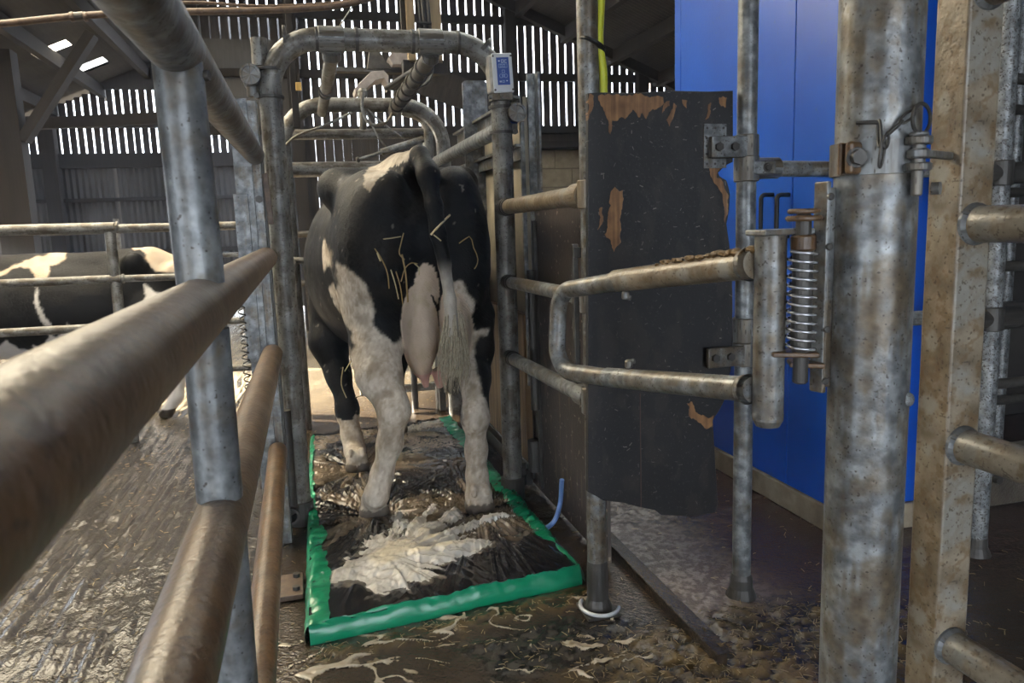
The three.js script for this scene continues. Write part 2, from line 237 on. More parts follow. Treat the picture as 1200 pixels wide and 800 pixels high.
// ------------------------------------------------------------------ the barn: pitched roof, slatted gable, block wall
const RIDGE = V(0.7, 4.65, 0), SLOPE = 0.415, LEFT = -5.2, RIGHT = 6.4, FRONT = 4.5, ZB = -9.5, ZF = -12.3;
const roofY = (x) => RIDGE.y - SLOPE * Math.abs(x - RIDGE.x);
{
  const roof = structGroup('ceiling', 'dark pitched barn roof of corrugated sheets on timber purlins and rafters');
  // corrugated sheets one metre wide, each side of the ridge; gaps in the far left sheets let the sky in
  const sheet = (z0, z1, xa, xb, single) => {                     // corrugation runs down the slope
    const n = Math.max(2, Math.round((z1 - z0) / 0.0365)), pos = [], idx = [];
    for (let k = 0; k <= n; k++) { const z = z0 + (z1 - z0) * k / n, b = 0.014 * (k % 2); for (const x of [xa, xb]) for (const t of [0.03, 0]) pos.push(x, roofY(x) + b + t, z); }
    for (let k = 0; k < n; k++) { const a = k * 4; for (const [p, q] of single ? [[0, 2]] : [[0, 2], [3, 1], [2, 3], [1, 0]]) idx.push(a + p, a + q, a + 4 + p, a + q, a + 4 + q, a + 4 + p); }
    const g = new THREE.BufferGeometry(); g.setAttribute('position', new THREE.Float32BufferAttribute(pos, 3)); g.setIndex(idx); const m = boxmap(g); m.computeVertexNormals(); return m;
  };
  const zmin = -12.6, clearSheet = phy({ color: 0xf8f0dd, roughness: 1, transmission: 0.75, thickness: 0 });
  const cuts = [4.5, 3.55, 2.6, 1.65, 0.7, -0.25, -1.2, -2.15, -2.9, -3.85, -4.8, -5.75, -6.7, -7.6, -8.5, -9.62, -9.97, -10.33, -11.1, -11.5, -12.0, zmin];
  for (let k = 1; k < cuts.length; k++) {
    const z = cuts[k - 1], z0 = cuts[k], zm = (z + z0) / 2, add = (a, b, clear) => part(clear ? 'rooflight_sheet' : 'roof_sheet', sheet(z0, z, a, b, clear), clear ? clearSheet : tin, roof, clear ? 'yellowed translucent rooflight sheet' : undefined);
    if (zm < -2.6 && zm > -7.6) { add(RIDGE.x + 0.02, 1.1); add(1.1, 3.1, true); add(3.1, RIGHT); } else if (zm > -9.7) add(RIDGE.x + 0.02, RIGHT);   // the roof over the crate stops at the gable
    const gap = zm < -2.6 && zm > -7.6 ? [-0.75, -2.9] : zm < -9.97 && zm > -10.33 ? [-2.38, -2.75] : zm < -11.1 && zm > -11.5 ? [-2.25, -2.73] : null;   // translucent strips
    const xr = zm > -9.7 ? RIDGE.x - 0.02 : -0.9;
    if (gap) { add(xr, gap[0]); add(gap[0], gap[1], true); add(gap[1], LEFT - 0.3); } else add(xr, LEFT - 0.3);
  }
  for (let k = 0; k <= 9; k++) {                          // purlins along the barn
    const d = 0.15 + k * 0.62;
    for (const s of [1, -1]) { const x = RIDGE.x + s * d; if (x < LEFT || x > RIGHT) continue; part('purlin', box(x - 0.04, x + 0.04, roofY(x) - 0.19, roofY(x) - 0.035, x > -0.9 ? -9.6 : zmin, FRONT), timber, roof); }
  }
  for (const [z, s] of [[-9.36, 1], [-6.2, 1], [-6.2, -1], [1.6, 1], [1.6, -1]]) {     // rafters
    const xe = s > 0 ? RIGHT : LEFT; const dy = z < -9 ? 0.1 : 0.3; part('rafter', bar(V(RIDGE.x, RIDGE.y - dy, z), V(xe, roofY(xe) - dy, z), 0.1, dy < 0.2 ? 0.12 : 0.2), timber, roof);
  }
  // ---- the slatted gable end behind the crate
  const wall = structGroup('wall_back', 'dark slatted timber gable wall with daylight showing through its gaps');
  const pitch = 0.104;
  for (let x = -0.9, k = 0; x < RIGHT - 0.1; x += pitch, k++) {
    const w = pitch - rr(0.016, 0.022), top = roofY(x + w / 2) - 0.04, solid = x < 0.02;
    part('board', slab(x, x + w, solid ? 3.32 : 2.34, top, ZB - 0.004, ZB + 0.01), woodDark[k % 3], wall);
    if (x > 0.0 && x < 2.6) part('board', slab(x, x + pitch - rr(0.001, 0.004), 0.02, 2.34, ZB - 0.01, ZB + 0.012), woodDark[(k + 1) % 3], wall);
  }
  part('curtain_panel', slab(-0.95, 0.02, 2.35, 3.32, ZB - 0.015, ZB + 0.01), tin, wall);
  for (const y of [2.32, 2.95, 3.6]) part('wall_rail', box(-0.95, RIGHT - 0.05, y - 0.045, y + 0.045, ZB + 0.014, ZB + 0.08), timber, wall);
  for (const x of [-0.98, 0.05, 2.62, 4.35]) part('stud', box(x - 0.07, x + 0.07, 0, roofY(x) - 0.06, ZB + 0.02, ZB + 0.16), timber, wall);
  // sloping boards and a cross brace of the gable
  part('brace', bar(V(1.2, 3.0, ZB + 0.13), V(2.55, 2.55, ZB + 0.13), 0.05, 0.35), woodDark[0], wall);
  // ---- block wall under the slats on the right
  const bw = structGroup('wall_block', 'grey concrete block wall under the slatted boards');
  part('wall_core', slab(2.7, RIGHT, 0, 2.07, ZB + 0.02, ZB + 0.1), std({ color: 0x6b6459, roughness: 0.9 }), bw);
  const blockM = [0, 1, 2].map((k) => std({ map: tex(256, 0.5, (u, v) => mix3([0.44, 0.41, 0.36], [0.6, 0.57, 0.51], tf(u, v, 8, 120 + k * 9, 5))), roughness: 0.9, bumpMap: grainB, bumpScale: 0.003 }));
  for (let r = 0; r < 9; r++) for (let x = 2.7 - (r % 2) * 0.225; x < 5.6; x += 0.45) part('block', box(Math.max(x, 2.7), x + 0.44, r * 0.23 + 0.005, r * 0.23 + 0.22, ZB + 0.05, ZB + 0.112 + rr(0, 0.006), 0.006), blockM[(rnd() * 3) | 0], bw);
  part('boarding', slab(2.6, RIGHT, 2.06, 2.36, ZB - 0.01, ZB + 0.03), woodDark[1], bw);
  part('ledge', box(2.66, 4.3, 2.08, 2.16, ZB + 0.05, ZB + 0.3), timber, bw);
  // ---- the far bay on the left
  const fl = structGroup('wall_far', 'far timber wall of the barn with broken slats over ribbed tin sheets');
  for (let x = LEFT, k = 0; x < 0.1; x += pitch, k++) {
    const w = pitch - rr(0.018, 0.034), t = roofY(x + w / 2) - 0.05;
    part('board', slab(x, x + w, 2.22, Math.min(t, 3.3 + rr(-0.06, 0.1)), ZF - 0.01, ZF + 0.012), woodDark[(k + 2) % 3], fl);
  }
  part('lining_sheet', slab(LEFT, 0.3, 3.22, 4.35, ZF + 0.03, ZF + 0.05), tin, fl);
  const ribbed = (x0, x1, y0, y1, z) => { const n = Math.round((x1 - x0) / 0.04), pos = [], idx = []; for (let k = 0; k <= n; k++) { const x = x0 + (x1 - x0) * k / n, b = 0.018 * (k % 2); pos.push(x, y0, z + b, x, y1, z + b); } for (let k = 0; k < n; k++) { const a = k * 2; idx.push(a, a + 2, a + 1, a + 1, a + 2, a + 3); } const g = new THREE.BufferGeometry(); g.setAttribute('position', new THREE.Float32BufferAttribute(pos, 3)); g.setIndex(idx); const m = boxmap(g); m.computeVertexNormals(); return m; };
  for (let x = LEFT; x < 0.2; x += 0.9) part('tin_sheet', ribbed(x, Math.min(x + 0.91, 0.3), 0.02, 2.2 - (x > -3 && x < -2.2 ? 0.03 : 0), ZF + 0.02 + rr(0, 0.01)), tin, fl);
  for (const [y, h] of [[2.24, 0.2], [2.76, 0.14], [1.7, 0.05], [0.95, 0.06]]) part('wall_rail', box(LEFT, 0.3, y - h / 2, y + h / 2, ZF + 0.06, ZF + 0.14), timber, fl);
  for (const x of [-5.1, -3.25, -1.62, 0.2]) part('stud', box(x - 0.09, x + 0.09, 0, roofY(x) - 0.06, ZF + 0.07, ZF + 0.27), timber, fl);
  // ---- stanchion with its knee brace on the left, tie beam
  const st = structGroup('trim_1', 'dark timber stanchion with diagonal knee brace and tie beam');
  const a = PZ(12, 180, -8.9), b0 = PZ(28, 165, -8.9), b1 = PZ(108, 40, -8.9);
  part('stanchion', box(a.x - 0.16, a.x + 0.14, 0, roofY(a.x) - 0.2, -9.02, -8.8), timber, st);
  part('knee_brace', bar(b0, b1, 0.09, 0.19, V(0, 0, 1)), timber, st);
  part('tie_beam', bar(PZ(-60, 150, -9.6), PZ(232, 136, -9.6), 0.08, 0.12), timber, st);
  // ---- right wall, and unseen left tin sheets added to limit sun and side light
  struct('wall_right', slab(RIGHT, RIGHT + 0.12, 0, roofY(RIGHT), ZF, FRONT), tin, 'tin clad right side wall of the barn');
  const wl = structGroup('wall_left_added', 'unseen left side of the barn, tin sheets and open bay added to shape the sunlight');
  part('tin_sheet', slab(LEFT - 0.1, LEFT, 0, roofY(LEFT), -8.4, -3.0), tin, wl);
  part('tin_sheet', slab(LEFT - 0.1, LEFT, 0, roofY(LEFT), -12.5, -10.6), tin, wl);
  part('tin_sheet', slab(LEFT - 0.1, LEFT, 0, roofY(LEFT), -3.0, 0.5), tin, wl);
  const wf = structGroup('wall_front_added', 'unseen tin gable added behind the viewer to cut front light, with a wide doorway');  // out of view, added to cut the fill light from the front
  const gable = (x0, x1, y0) => { const h = new THREE.Shape(); h.moveTo(x0, y0); h.lineTo(x1, y0); h.lineTo(x1, roofY(x1)); if (x0 < RIDGE.x && x1 > RIDGE.x) h.lineTo(RIDGE.x, RIDGE.y); h.lineTo(x0, roofY(x0)); return boxmap(new THREE.ExtrudeGeometry(h, { depth: 0.08, bevelEnabled: false }).translate(0, 0, FRONT)); };
  part('tin_sheet', gable(LEFT, -1.2, 0), tin, wf); part('tin_sheet', gable(2.8, RIGHT, 0), tin, wf); part('tin_sheet', gable(-1.2, 2.8, 2.9), tin, wf);
  for (const z of [-3.0, 0.5, 4.4]) part('post', box(LEFT - 0.16, LEFT, 0, roofY(LEFT), z - 0.08, z + 0.08), timber, wl);
}

// ------------------------------------------------------------------ left gate and its hanging post
const gateX = -0.133;
{
  const g = thing('tube_gate', 'muck-smeared tubular steel gate with four long rails beside the passage', 'gate');
  const rail = (far, near, r) => { const d = near.clone().sub(far); const e = far.clone().addScaledVector(d, (0.55 - far.z) / d.z); return tube([far, e], r, { seg: 28 }); };
  const ends = [[297, 181, 165, 0, 0.034], [313, 302, 0, 540, 0.0375], [319, 415, 235, 690, 0.0365], [324, 528, 303, 790, 0.033]];
  const ys = [];
  ends.forEach(([a, b, c, d, r], i) => { const far = PZ(a, b, -2.9); far.x = lerp(far.x, -0.13, 0.3); const near = PX(c, d, i === 3 ? -0.138 : -0.132); part('rail', rail(far, near, r), i === 0 ? galvDirty : muckSteel, g); const t = (-1.07 - far.z) / (near.z - far.z); ys.push(V(lerp(far.x, near.x, t), lerp(far.y, near.y, t), -1.07)); });
  const up = (a, b) => part('upright', tube([a, b], 0.03, { seg: 24 }), galv, g);
  up(lift(ys[0], 0, -0.005, 0), lift(ys[1], 0, 0.03, 0)); up(lift(ys[1], 0, -0.03, 0), lift(ys[2], 0, 0.03, 0)); up(lift(ys[2], 0, -0.03, 0), lift(ys[3], 0, 0.02, 0)); up(lift(ys[3], 0, -0.02, 0), V(ys[3].x, 0.06, -1.07));
  part('bolt', hexbolt(lift(ys[0], 0.032, -0.035, 0.012), V(1, 0, 0.3), 0.007, 0.006), darkSteel, g);
}
{
  const p = thing('channel_post', 'folded galvanised channel post where the tubular gate rails end', 'post');
  const z = -2.95;
  part('post_body', box(-0.2, -0.118, 0, 1.655, z - 0.09, z, 0.004), galvDirty, p);
  part('flange', box(-0.212, -0.150, 0, 1.66, z, z + 0.008, 0.002), galv, p, 'clean blue-grey flange');
  part('stop_plate', box(-0.222, -0.172, 0.72, 1.33, z + 0.008, z + 0.016, 0.002), galv, p);
  part('edge_strip', box(-0.1175, -0.112, 0.3, 1.5, z - 0.06, z + 0.012, 0.001), darkSteel, p);
  part('bolt', hexbolt(V(-0.135, 1.31, z), V(0, 0, 1), 0.014, 0.012), darkSteel, p);
  part('latch_plate', bar(V(-0.108, 1.4, z + 0.012), V(-0.1, 1.22, z + 0.012), 0.018, 0.02), rust, p);
  const sp = []; for (let k = 0; k <= 130; k++) { const a = k / 130 * Math.PI * 2 * 13; sp.push(V(-0.228 + 0.012 * Math.cos(a), 0.62 + 0.36 * k / 130, z + 0.02 + 0.012 * Math.sin(a))); }
  part('spring', tube(sp, 0.0028, { seg: 6 }), darkSteel, p);
  for (const y of [0.98, 0.59]) part('spring_eye', box(-0.236, -0.205, y, y + 0.02, z, z + 0.03), darkSteel, p);
}

// ------------------------------------------------------------------ the crate the cow stands in
const crate = thing('cattle_crate', 'galvanised tube crate with two arched frames around the cow', 'crate');
{
  const zf = -3.13, zb = -4.72, R = 0.042;
  part('front_arch', tube([V(-0.082, 0, zf - 0.02), V(-0.07, 1.907, zf), V(0.826, 1.907, zf), V(0.815, 0, zf + 0.01)], R, { bend: 0.19, seg: 28 }), crateSteel, crate);
  const blx = -0.06, brx = 0.872;
  part('rear_arch', tube([V(blx, 0, zb), V(blx, 1.903, zb), V(brx, 1.903, zb), V(brx, 0, zb)], 0.042, { bend: 0.24, seg: 26 }), crateSteel, crate);
  part('inner_leg', tube([V(0.81, 0, -4.9), V(0.81, 1.86, -4.9), V(0.66, 1.9, -4.9)], 0.034, { bend: 0.1, seg: 20 }), crateSteel, crate);
  // clamps and straps on the front arch
  const strap = (x, w, r = R + 0.004) => rod(V(x - w / 2, 1.907, zf), V(x + w / 2, 1.907, zf), r, 24, 0.001);
  for (const x of [-0.005, 0.112, 0.26, 0.475, 0.655]) part('strap', strap(x, 0.012), darkSteel, crate);
  part('strap', rod(V(0.752, 1.895, zf), V(0.763, 1.884, zf), R + 0.005, 24, 0.001), darkSteel, crate);
  for (const x of [0.165, 0.545]) { const c = part('tee_clamp', [rod(V(x - 0.048, 1.907, zf), V(x + 0.048, 1.907, zf), R + 0.0065, 26, 0.002), rod(V(x, 1.865, zf - 0.01), V(x, 1.84, zf - 0.03), 0.036, 20)], crateSteel, crate); part('split_line', box(x - 0.049, x + 0.049, 1.903, 1.908, zf + 0.03, zf + 0.0505, 0.001), galv, c); }
  part('top_strut', tube([V(0.165, 1.85, zf), V(0.17, 1.86, zb)], 0.028, { seg: 18 }), crateSteel, crate);
  part('top_strut', tube([V(0.545, 1.85, zf), V(0.58, 1.87, zb)], 0.032, { seg: 18 }), darkSteel, crate);
  for (const [x, z] of [[0.168, -3.9], [0.168, -4.0]]) part('u_bolt', rod(V(x, 1.853, z), V(x, 1.854, z - 0.012), 0.034, 20, 0.001), darkSteel, crate);
  // cross pipes ahead of the cow and the small drop between them
  part('cross_pipe', tube([PZ(330, 158, zb - 0.1), PZ(496, 156, zb - 0.1)], 0.03, { seg: 18 }), crateSteel, crate);
  part('cross_pipe', tube([PZ(338, 199, zb - 0.1), PZ(470, 197, zb - 0.1)], 0.044, { seg: 18 }), crateSteel, crate);
  part('drop_pipe', tube([PZ(425, 108, zb - 0.1), PZ(426, 160, zb - 0.1)], 0.022, { seg: 14 }), crateSteel, crate);
  part('drop_cap', turned(PZ(425, 113, zb - 0.1), PZ(425, 104, zb - 0.1), [[0.03, 0], [0.03, 0.03], [0.02, 0.045], [0, 0.05]], 16), crateSteel, crate);
  // right side: rail and channels running forward
  part('side_rail', tube([V(0.82, 1.575, zf), V(0.83, 1.575, zb)], 0.033, { seg: 18 }), galv, crate);
  for (const [y, x] of [[1.69, 0.9], [1.5, 0.9]]) part('side_channel', [box(x - 0.03, x, y, y + 0.012, -4.4, -3.1, 0.001), box(x - 0.006, x, y - 0.05, y, -4.4, -3.1, 0.001)], galvDirty, crate);
  part('side_rail', tube([V(-0.075, 0.55, zf), V(-0.06, 0.55, zb)], 0.028, { seg: 18 }), darkSteel, crate);
  part('side_rail', tube([V(-0.075, 1.0, zf - 0.3), V(-0.06, 1.0, zb)], 0.028, { seg: 18 }), crateSteel, crate);
  // looped guard seen past the flank, low on the left
  part('guard_loop', tube([V(-0.055, 1.02, -4.62), V(0.02, 1.02, -4.62), V(0.03, 0.5, -4.62), V(0.3, 0.47, -4.62), V(0.3, 0.3, -4.62)], 0.02, { bend: 0.08, seg: 14 }), crateSteel, crate);
  // capped valve bodies clamped on the front posts, with their u-bolts
  for (const [px, py, s, left] of [[294, 90, -1, 1], [602, 134, 1, 0]]) {
    const c = PZ(px, py, zf + 0.02);
    const v = part('valve_body', [rod(lift(c, 0, 0, -0.12), lift(c, 0, 0, 0.045), 0.034, 22), rod(lift(c, 0, -0.07, -0.02), lift(c, 0, -0.02, -0.02), 0.02, 16)], left ? galvDirty : darkSteel, crate);
    part('valve_cap', turned(lift(c, 0, 0, 0.044), lift(c, 0, 0, 0.06), [[0.037, 0], [0.037, 0.016], [0.029, 0.016], [0.028, 0.008], [0, 0.008]], 22), galvDirty, v);
    if (!left) part('valve_ring', rod(lift(c, 0, 0, -0.02), lift(c, 0, 0, 0.015), 0.0365, 22), std({ color: 0x2a4c92, roughness: 0.45 }), v, 'blue plastic collar');
    const pxp = left ? -0.071 : 0.822; for (const y of [c.y + 0.03, c.y - 0.07]) { part('u_bolt', rod(V(pxp, y - 0.006, zf), V(pxp, y + 0.006, zf), R + 0.007, 24, 0.001), darkSteel, crate); part('u_bolt_nut', hexbolt(V(pxp + s * 0.05, y, zf + 0.02), V(0, 0, 1), 0.011, 0.02), darkSteel, crate); }
  }
  part('vertical_stub', tube([PZ(303, 45, zf), PZ(305, 78, zf)], 0.03, { seg: 16 }), crateSteel, crate);
  // open pipe stub by the left foot
  part('foot_stub', [tube([V(-0.115, 0.10, -3.06), V(-0.112, 0.5, -3.07)], 0.024, { seg: 16 }), turned(V(-0.118, 0.085, -3.04), V(-0.118, 0.085, -2.98), [[0.02, -0.08], [0.03, -0.08], [0.032, 0], [0.032, 0.03], [0.024, 0.03], [0.023, -0.05], [0, -0.05]], 18)], darkSteel, crate);
  for (const [x, z] of [[-0.082, zf - 0.02], [0.815, zf + 0.01]]) part('foot_collar', rod(V(x, 0, z), V(x, 0.1, z), R + 0.01, 22), darkSteel, crate);
}
// sheets along the right of the crate
{
  const s = thing('sheet_screen', 'galvanised sheet with a rounded top and a worn timber board below, right of the cow', 'panel');
  { const h = new THREE.Shape(), x0 = 0.829, x1 = 0.953, t = 1.9, r = 0.022; h.moveTo(x0, 0.8); h.lineTo(x1, 0.8); h.lineTo(x1, t - r); h.quadraticCurveTo(x1, t, x1 - r, t); h.lineTo(x0 + r, t); h.quadraticCurveTo(x0, t, x0, t - r); part('tall_sheet', boxmap(new THREE.ExtrudeGeometry(h, { depth: 0.012, bevelEnabled: false, curveSegments: 8 }).translate(0, 0, -3.9)), galv, s); }
  part('beige_sheet', slab(0.93, 0.938, 0.8, 1.64, -4.2, -3.2), std({ map: tex(256, 0.6, (u, v) => mix3([0.55, 0.51, 0.44], [0.74, 0.71, 0.64], tf(u, v, 7, 251, 5))), roughness: 0.5 }), s);
  part('timber_board', box(0.9, 0.93, 0.14, 0.8, -4.3, -3.17, 0.004), std({ map: woodTex([0.36, 0.27, 0.18], [0.74, 0.62, 0.46], 133), roughness: 0.6, bumpMap: muckB, bumpScale: 0.004 }), s);
  part('bottom_rail', [box(0.87, 0.9, 0.07, 0.13, -4.4, -3.2), box(0.9, 0.93, 0.02, 0.1, -4.4, -3.2)], darkSteel, s);
  part('upright_angle', [box(0.925, 0.965, 0.5, 1.785, -3.1, -3.085, 0.002), box(0.955, 0.965, 0.5, 1.785, -3.1, -3.04, 0.002)], galv, s);
  part('upright_angle', box(0.895, 0.912, 0.5, 1.6, -3.12, -3.1, 0.002), galv, s);
  part('cream_sheet', slab(0.912, 0.93, 0.5, 1.7, -3.12, -3.113), std({ map: tex(256, 0.6, (u, v) => mix3([0.55, 0.51, 0.44], [0.74, 0.71, 0.64], tf(u, v, 7, 255, 5))), roughness: 0.5 }), s);
}
// dark stained sheet between the crate and the near post
{
  const s = thing('stained_sheet', 'dark brown stained wall sheet behind the three side rails', 'panel');
  const m = std({ map: tex(512, 1.4, (u, v) => { const b = tf(u, v, 5, 141, 5), d = tn(u, v * 0.12, 60, 145), f = tf(u, v, 80, 148, 2); let c = mix3([0.2, 0.18, 0.17], [0.40, 0.365, 0.34], b * 0.9); c = mix3(c, [0.5, 0.43, 0.36], sst(0.62, 0.85, d) * sst(0.45, 0.6, b) * 0.7); if (f > 0.82) c = [0.62, 0.58, 0.52]; return c; }), roughness: 0.42, bumpMap: grainB, bumpScale: 0.001 });
  part('sheet', box(0.94, 0.955, 0.02, 1.255, -3.3, -2.34, 0.003), m, s);
  part('frame_strip', [box(0.925, 0.94, 0.05, 1.2, -3.22, -3.19), box(0.925, 0.94, 0.05, 1.2, -3.09, -3.06)], darkSteel, s);
  part('hinge_barrel', [rod(V(0.915, 0.12, -3.1), V(0.915, 0.26, -3.1), 0.032, 18), rod(V(0.915, 0.4, -3.07), V(0.915, 1.0, -3.07), 0.02, 14)], darkSteel, s);
}
// ------------------------------------------------------------------ near post with three side rails
{
  const b = thing('side_barrier', 'tall steel post with three side rails reaching back to the crate', 'barrier');
  const px = 0.8, pz = -2.078;
  part('post', tube([V(px, 0, pz), V(px, 3.9, pz)], 0.03, { seg: 24 }), galvDirty, b);
  const rails = [[585, 243, 686, 228, 0.03, muckPale], [592, 330, 676, 350, 0.024, galvDirty], [600, 418, 688, 467, 0.026, galv]];
  for (const [a0, a1, c0, c1, r, m] of rails) {
    const a = PZ(a0, a1, -3.085), c = PZ(c0, c1, -2.1); a.x = 0.812; c.x = 0.795;
    const w = part('side_rail', tube([a, c], r, { seg: 22 }), m, b), d = a.clone().sub(c).normalize();
    part('rail_socket', [rod(c.clone().addScaledVector(d, 0.09), c.clone(), r + 0.007, 22), rod(lift(c, 0.005, -0.04, 0.022), lift(c, 0.005, 0.04, 0.022), 0.038, 22)], m === galv ? galvDirty : m, w);
    part('rail_collar', rod(a.clone(), a.clone().addScaledVector(d, -0.05), r + 0.006, 22), darkSteel, w);
    part('rail_collar', rod(a.clone().addScaledVector(d, -0.06), a.clone().addScaledVector(d, -0.08), r + 0.005, 22), darkSteel, w);
  }
  part('latch_bar', [box(0.752, 0.768, 0.72, 1.13, -2.12, -2.1), box(0.752, 0.79, 0.72, 0.76, -2.125, -2.095), box(0.752, 0.79, 1.09, 1.12, -2.125, -2.095)], darkSteel, b);
  part('foot_sleeve', turned(V(px, 0, pz), V(px, 1, pz), [[0.0, 0], [0.045, 0], [0.04, 0.03], [0.033, 0.05], [0.0325, 0.14], [0.0302, 0.17]], 22), darkSteel, b);
  part('base_plate', box(px - 0.05, px + 0.055, 0.0, 0.012, pz - 0.06, pz + 0.05), darkSteel, b);
  const h = thing('yellow_hose', 'flat yellow hose tied to the tall steel post', 'hose');
  part('hose', tube([V(px + 0.045, 3.6, pz + 0.005), V(px + 0.042, 1.85, pz + 0.005), PZ(702.5, 52, pz + 0.01), PZ(706.5, 80, pz + 0.01), PZ(707.5, 112, pz + 0.01)], 0.0115, { smooth: 40, seg: 14 }), std({ color: 0xc9cf35, roughness: 0.45 }), h);
  part('cable_tie', rod(V(px + 0.008, 1.668, pz), V(px + 0.012, 1.676, pz), 0.043, 22, 0.001), blackRubber, h);
  // bent white ring lying round the foot
  const rp = []; for (let k = 0; k <= 40; k++) { const a = Math.PI * (0.75 + 1.1 * k / 40); rp.push(V(px + 0.005 + 0.058 * Math.cos(a), 0.022, pz - 0.0 - 0.066 * Math.sin(a))); }
  solo('wire_ring', tube(rp, 0.006, { seg: 10 }), std({ color: 0xc9ccd0, roughness: 0.35, metalness: 0.3 }), 'bent pale metal ring lying around the foot of the tall post', 'ring');
}
// ------------------------------------------------------------------ black worn board
{
  const b = thing('worn_board', 'black coated plywood board with bare brown patches, hung between two posts', 'board');
  const zc = -2.03, P2 = (x, y) => { const p = PZ(x, y, zc); return [p.x, p.y]; };
  const out = [[690, 110], [703, 109], [742, 109.5], [788, 107], [830, 108], [858.5, 107], [858.5, 150], [858.5, 189], [850, 193], [846, 197], [841, 202], [843, 207], [851, 212], [853, 218], [855, 228], [854, 246], [851, 262], [854, 285], [857, 310], [858, 350], [858, 402], [856, 432], [848, 470], [843, 480], [835, 492], [836, 510], [838, 545], [841, 590], [838, 600], [812, 604], [776, 603], [768, 597], [748, 593], [730, 588], [708, 586], [700, 581], [690, 576]].map(([x, y]) => P2(x, y));
  const sh = new THREE.Shape(); out.forEach(([x, y], i) => (i ? sh.lineTo(x, y) : sh.moveTo(x, y)));
  const g = new THREE.ExtrudeGeometry(sh, { depth: 0.016, bevelEnabled: true, bevelThickness: 0.002, bevelSize: 0.002, bevelSegments: 1 }).translate(0, 0, zc - 0.018);
  const x0 = 0.72, y0 = 0.2, W = 0.6, H = 1.4, N = 1024;
  const uv = g.attributes.uv, p = g.attributes.position; for (let i = 0; i < p.count; i++) uv.setXY(i, (p.getX(i) - x0) / W, (p.getY(i) - y0) / H);
  // bare plywood where the black film has come off: outlines in board coordinates
  const poly = (l) => l.map(([x, y]) => P2(x, y));
  const bare = [
    poly([[700, 112], [745, 111], [776, 112], [778, 122], [770, 128], [765, 127], [756, 138], [752, 133], [748, 138], [742, 128], [738, 135], [732, 140], [727, 138], [722, 142], [717, 143], [716, 158], [713, 156], [712, 140], [708, 132], [706, 126], [700, 120]]),
    poly([[778, 122], [786, 118], [784, 126], [780, 128], [777, 134]]), poly([[789, 121], [792, 122], [789, 138], [784, 149], [782, 141], [786, 130]]),
    poly([[830, 121], [834, 120], [831, 136], [827, 139], [829, 128]]), poly([[842, 112], [852, 113], [851, 124], [844, 126]]),
    poly([[716, 222], [720, 218], [725, 222], [730, 224], [729, 238], [727, 255], [729, 270], [725, 288], [718, 294], [716, 282], [709, 276], [712, 262], [714, 245]]),
    poly([[703, 244], [707, 240], [706, 262], [701, 268]]), poly([[690, 110], [696, 112], [694, 130], [690, 140]]),
    poly([[832, 196], [850, 194], [841, 202], [840, 208], [848, 214], [853, 226], [853, 250], [850, 262], [848, 245], [846, 226], [838, 215], [832, 208]]),
    poly([[806, 474], [812, 472], [815, 482], [826, 488], [838, 488], [835, 500], [828, 502], [818, 494], [808, 486]]), poly([[800, 116], [806, 117], [804, 128], [800, 126]])];
  const inside = (l, x, y) => { let c = false; for (let i = 0, j = l.length - 1; i < l.length; j = i++) if ((l[i][1] > y) !== (l[j][1] > y) && x < (l[j][0] - l[i][0]) * (y - l[i][1]) / (l[j][1] - l[i][1]) + l[i][0]) c = !c; return c; };
  const d = new Uint8Array(N * N * 4), hb = new Uint8Array(N * N * 4);
  const marks = []; for (let k = 0; k < 420; k++) { const a = rr(-0.7, 0.7) + (rnd() < 0.3 ? 1.5 : 0), y = y0 + H * Math.pow(rnd(), 0.8); marks.push([x0 + W * rnd(), y, a, rr(0.002, 0.014), rr(0.0006, 0.0016), rr(0.15, 0.7)]); }
  const cell = new Map(); marks.forEach((m) => { for (let i = -1; i <= 1; i++) for (let j = -1; j <= 1; j++) { const k = (Math.floor(m[0] / 0.02) + i) + ',' + (Math.floor(m[1] / 0.02) + j); if (!cell.has(k)) cell.set(k, []); cell.get(k).push(m); } });
  for (let j = 0; j < N; j++) for (let i = 0; i < N; i++) {
    const x = x0 + W * (i + 0.5) / N, y = y0 + H * (j + 0.5) / N, o = (j * N + i) * 4;
    const jx = x + (fb(x * 60, y * 60, 1, 3) - 0.5) * 0.012, jy = y + (fb(x * 60, y * 30, 2, 3) - 0.5) * 0.02;
    let c = mix3([0.085, 0.083, 0.09], [0.15, 0.145, 0.15], fb(x * 9, y * 9, 3, 4)), hh = 150 + fb(x * 120, y * 120, 4, 3) * 60;
    c = mix3(c, [0.25, 0.225, 0.2], sst(0.54, 0.72, fb(x * 22, y * 12, 6, 4)) * 0.5);
    if (fb(x * 200, y * 200, 5, 2) > 0.78) c = mix3(c, [0.34, 0.32, 0.3], 0.45);
    for (const m of cell.get(Math.floor(x / 0.02) + ',' + Math.floor(y / 0.02)) ?? []) { const ux = (x - m[0]) * Math.cos(m[2]) + (y - m[1]) * Math.sin(m[2]), uy = -(x - m[0]) * Math.sin(m[2]) + (y - m[1]) * Math.cos(m[2]); if (Math.abs(ux) < m[3] / 2 && Math.abs(uy) < m[4]) c = mix3(c, [0.72, 0.69, 0.64], m[5]); }
    if (bare.some((l) => inside(l, jx, jy))) { const w = fb(x * 140, y * 10, 7, 3), w2 = fb(x * 40, y * 40, 8, 3); c = mix3([0.38, 0.26, 0.16], [0.72, 0.54, 0.35], cl(w * 0.8 + w2 * 0.6 - 0.2)); hh = 70 + w * 60; }
    const lx = P2(750, 450)[0]; if (Math.abs(x - lx) < 0.0016 && y < 0.69) { c = [0.33, 0.25, 0.2]; hh = 60; }
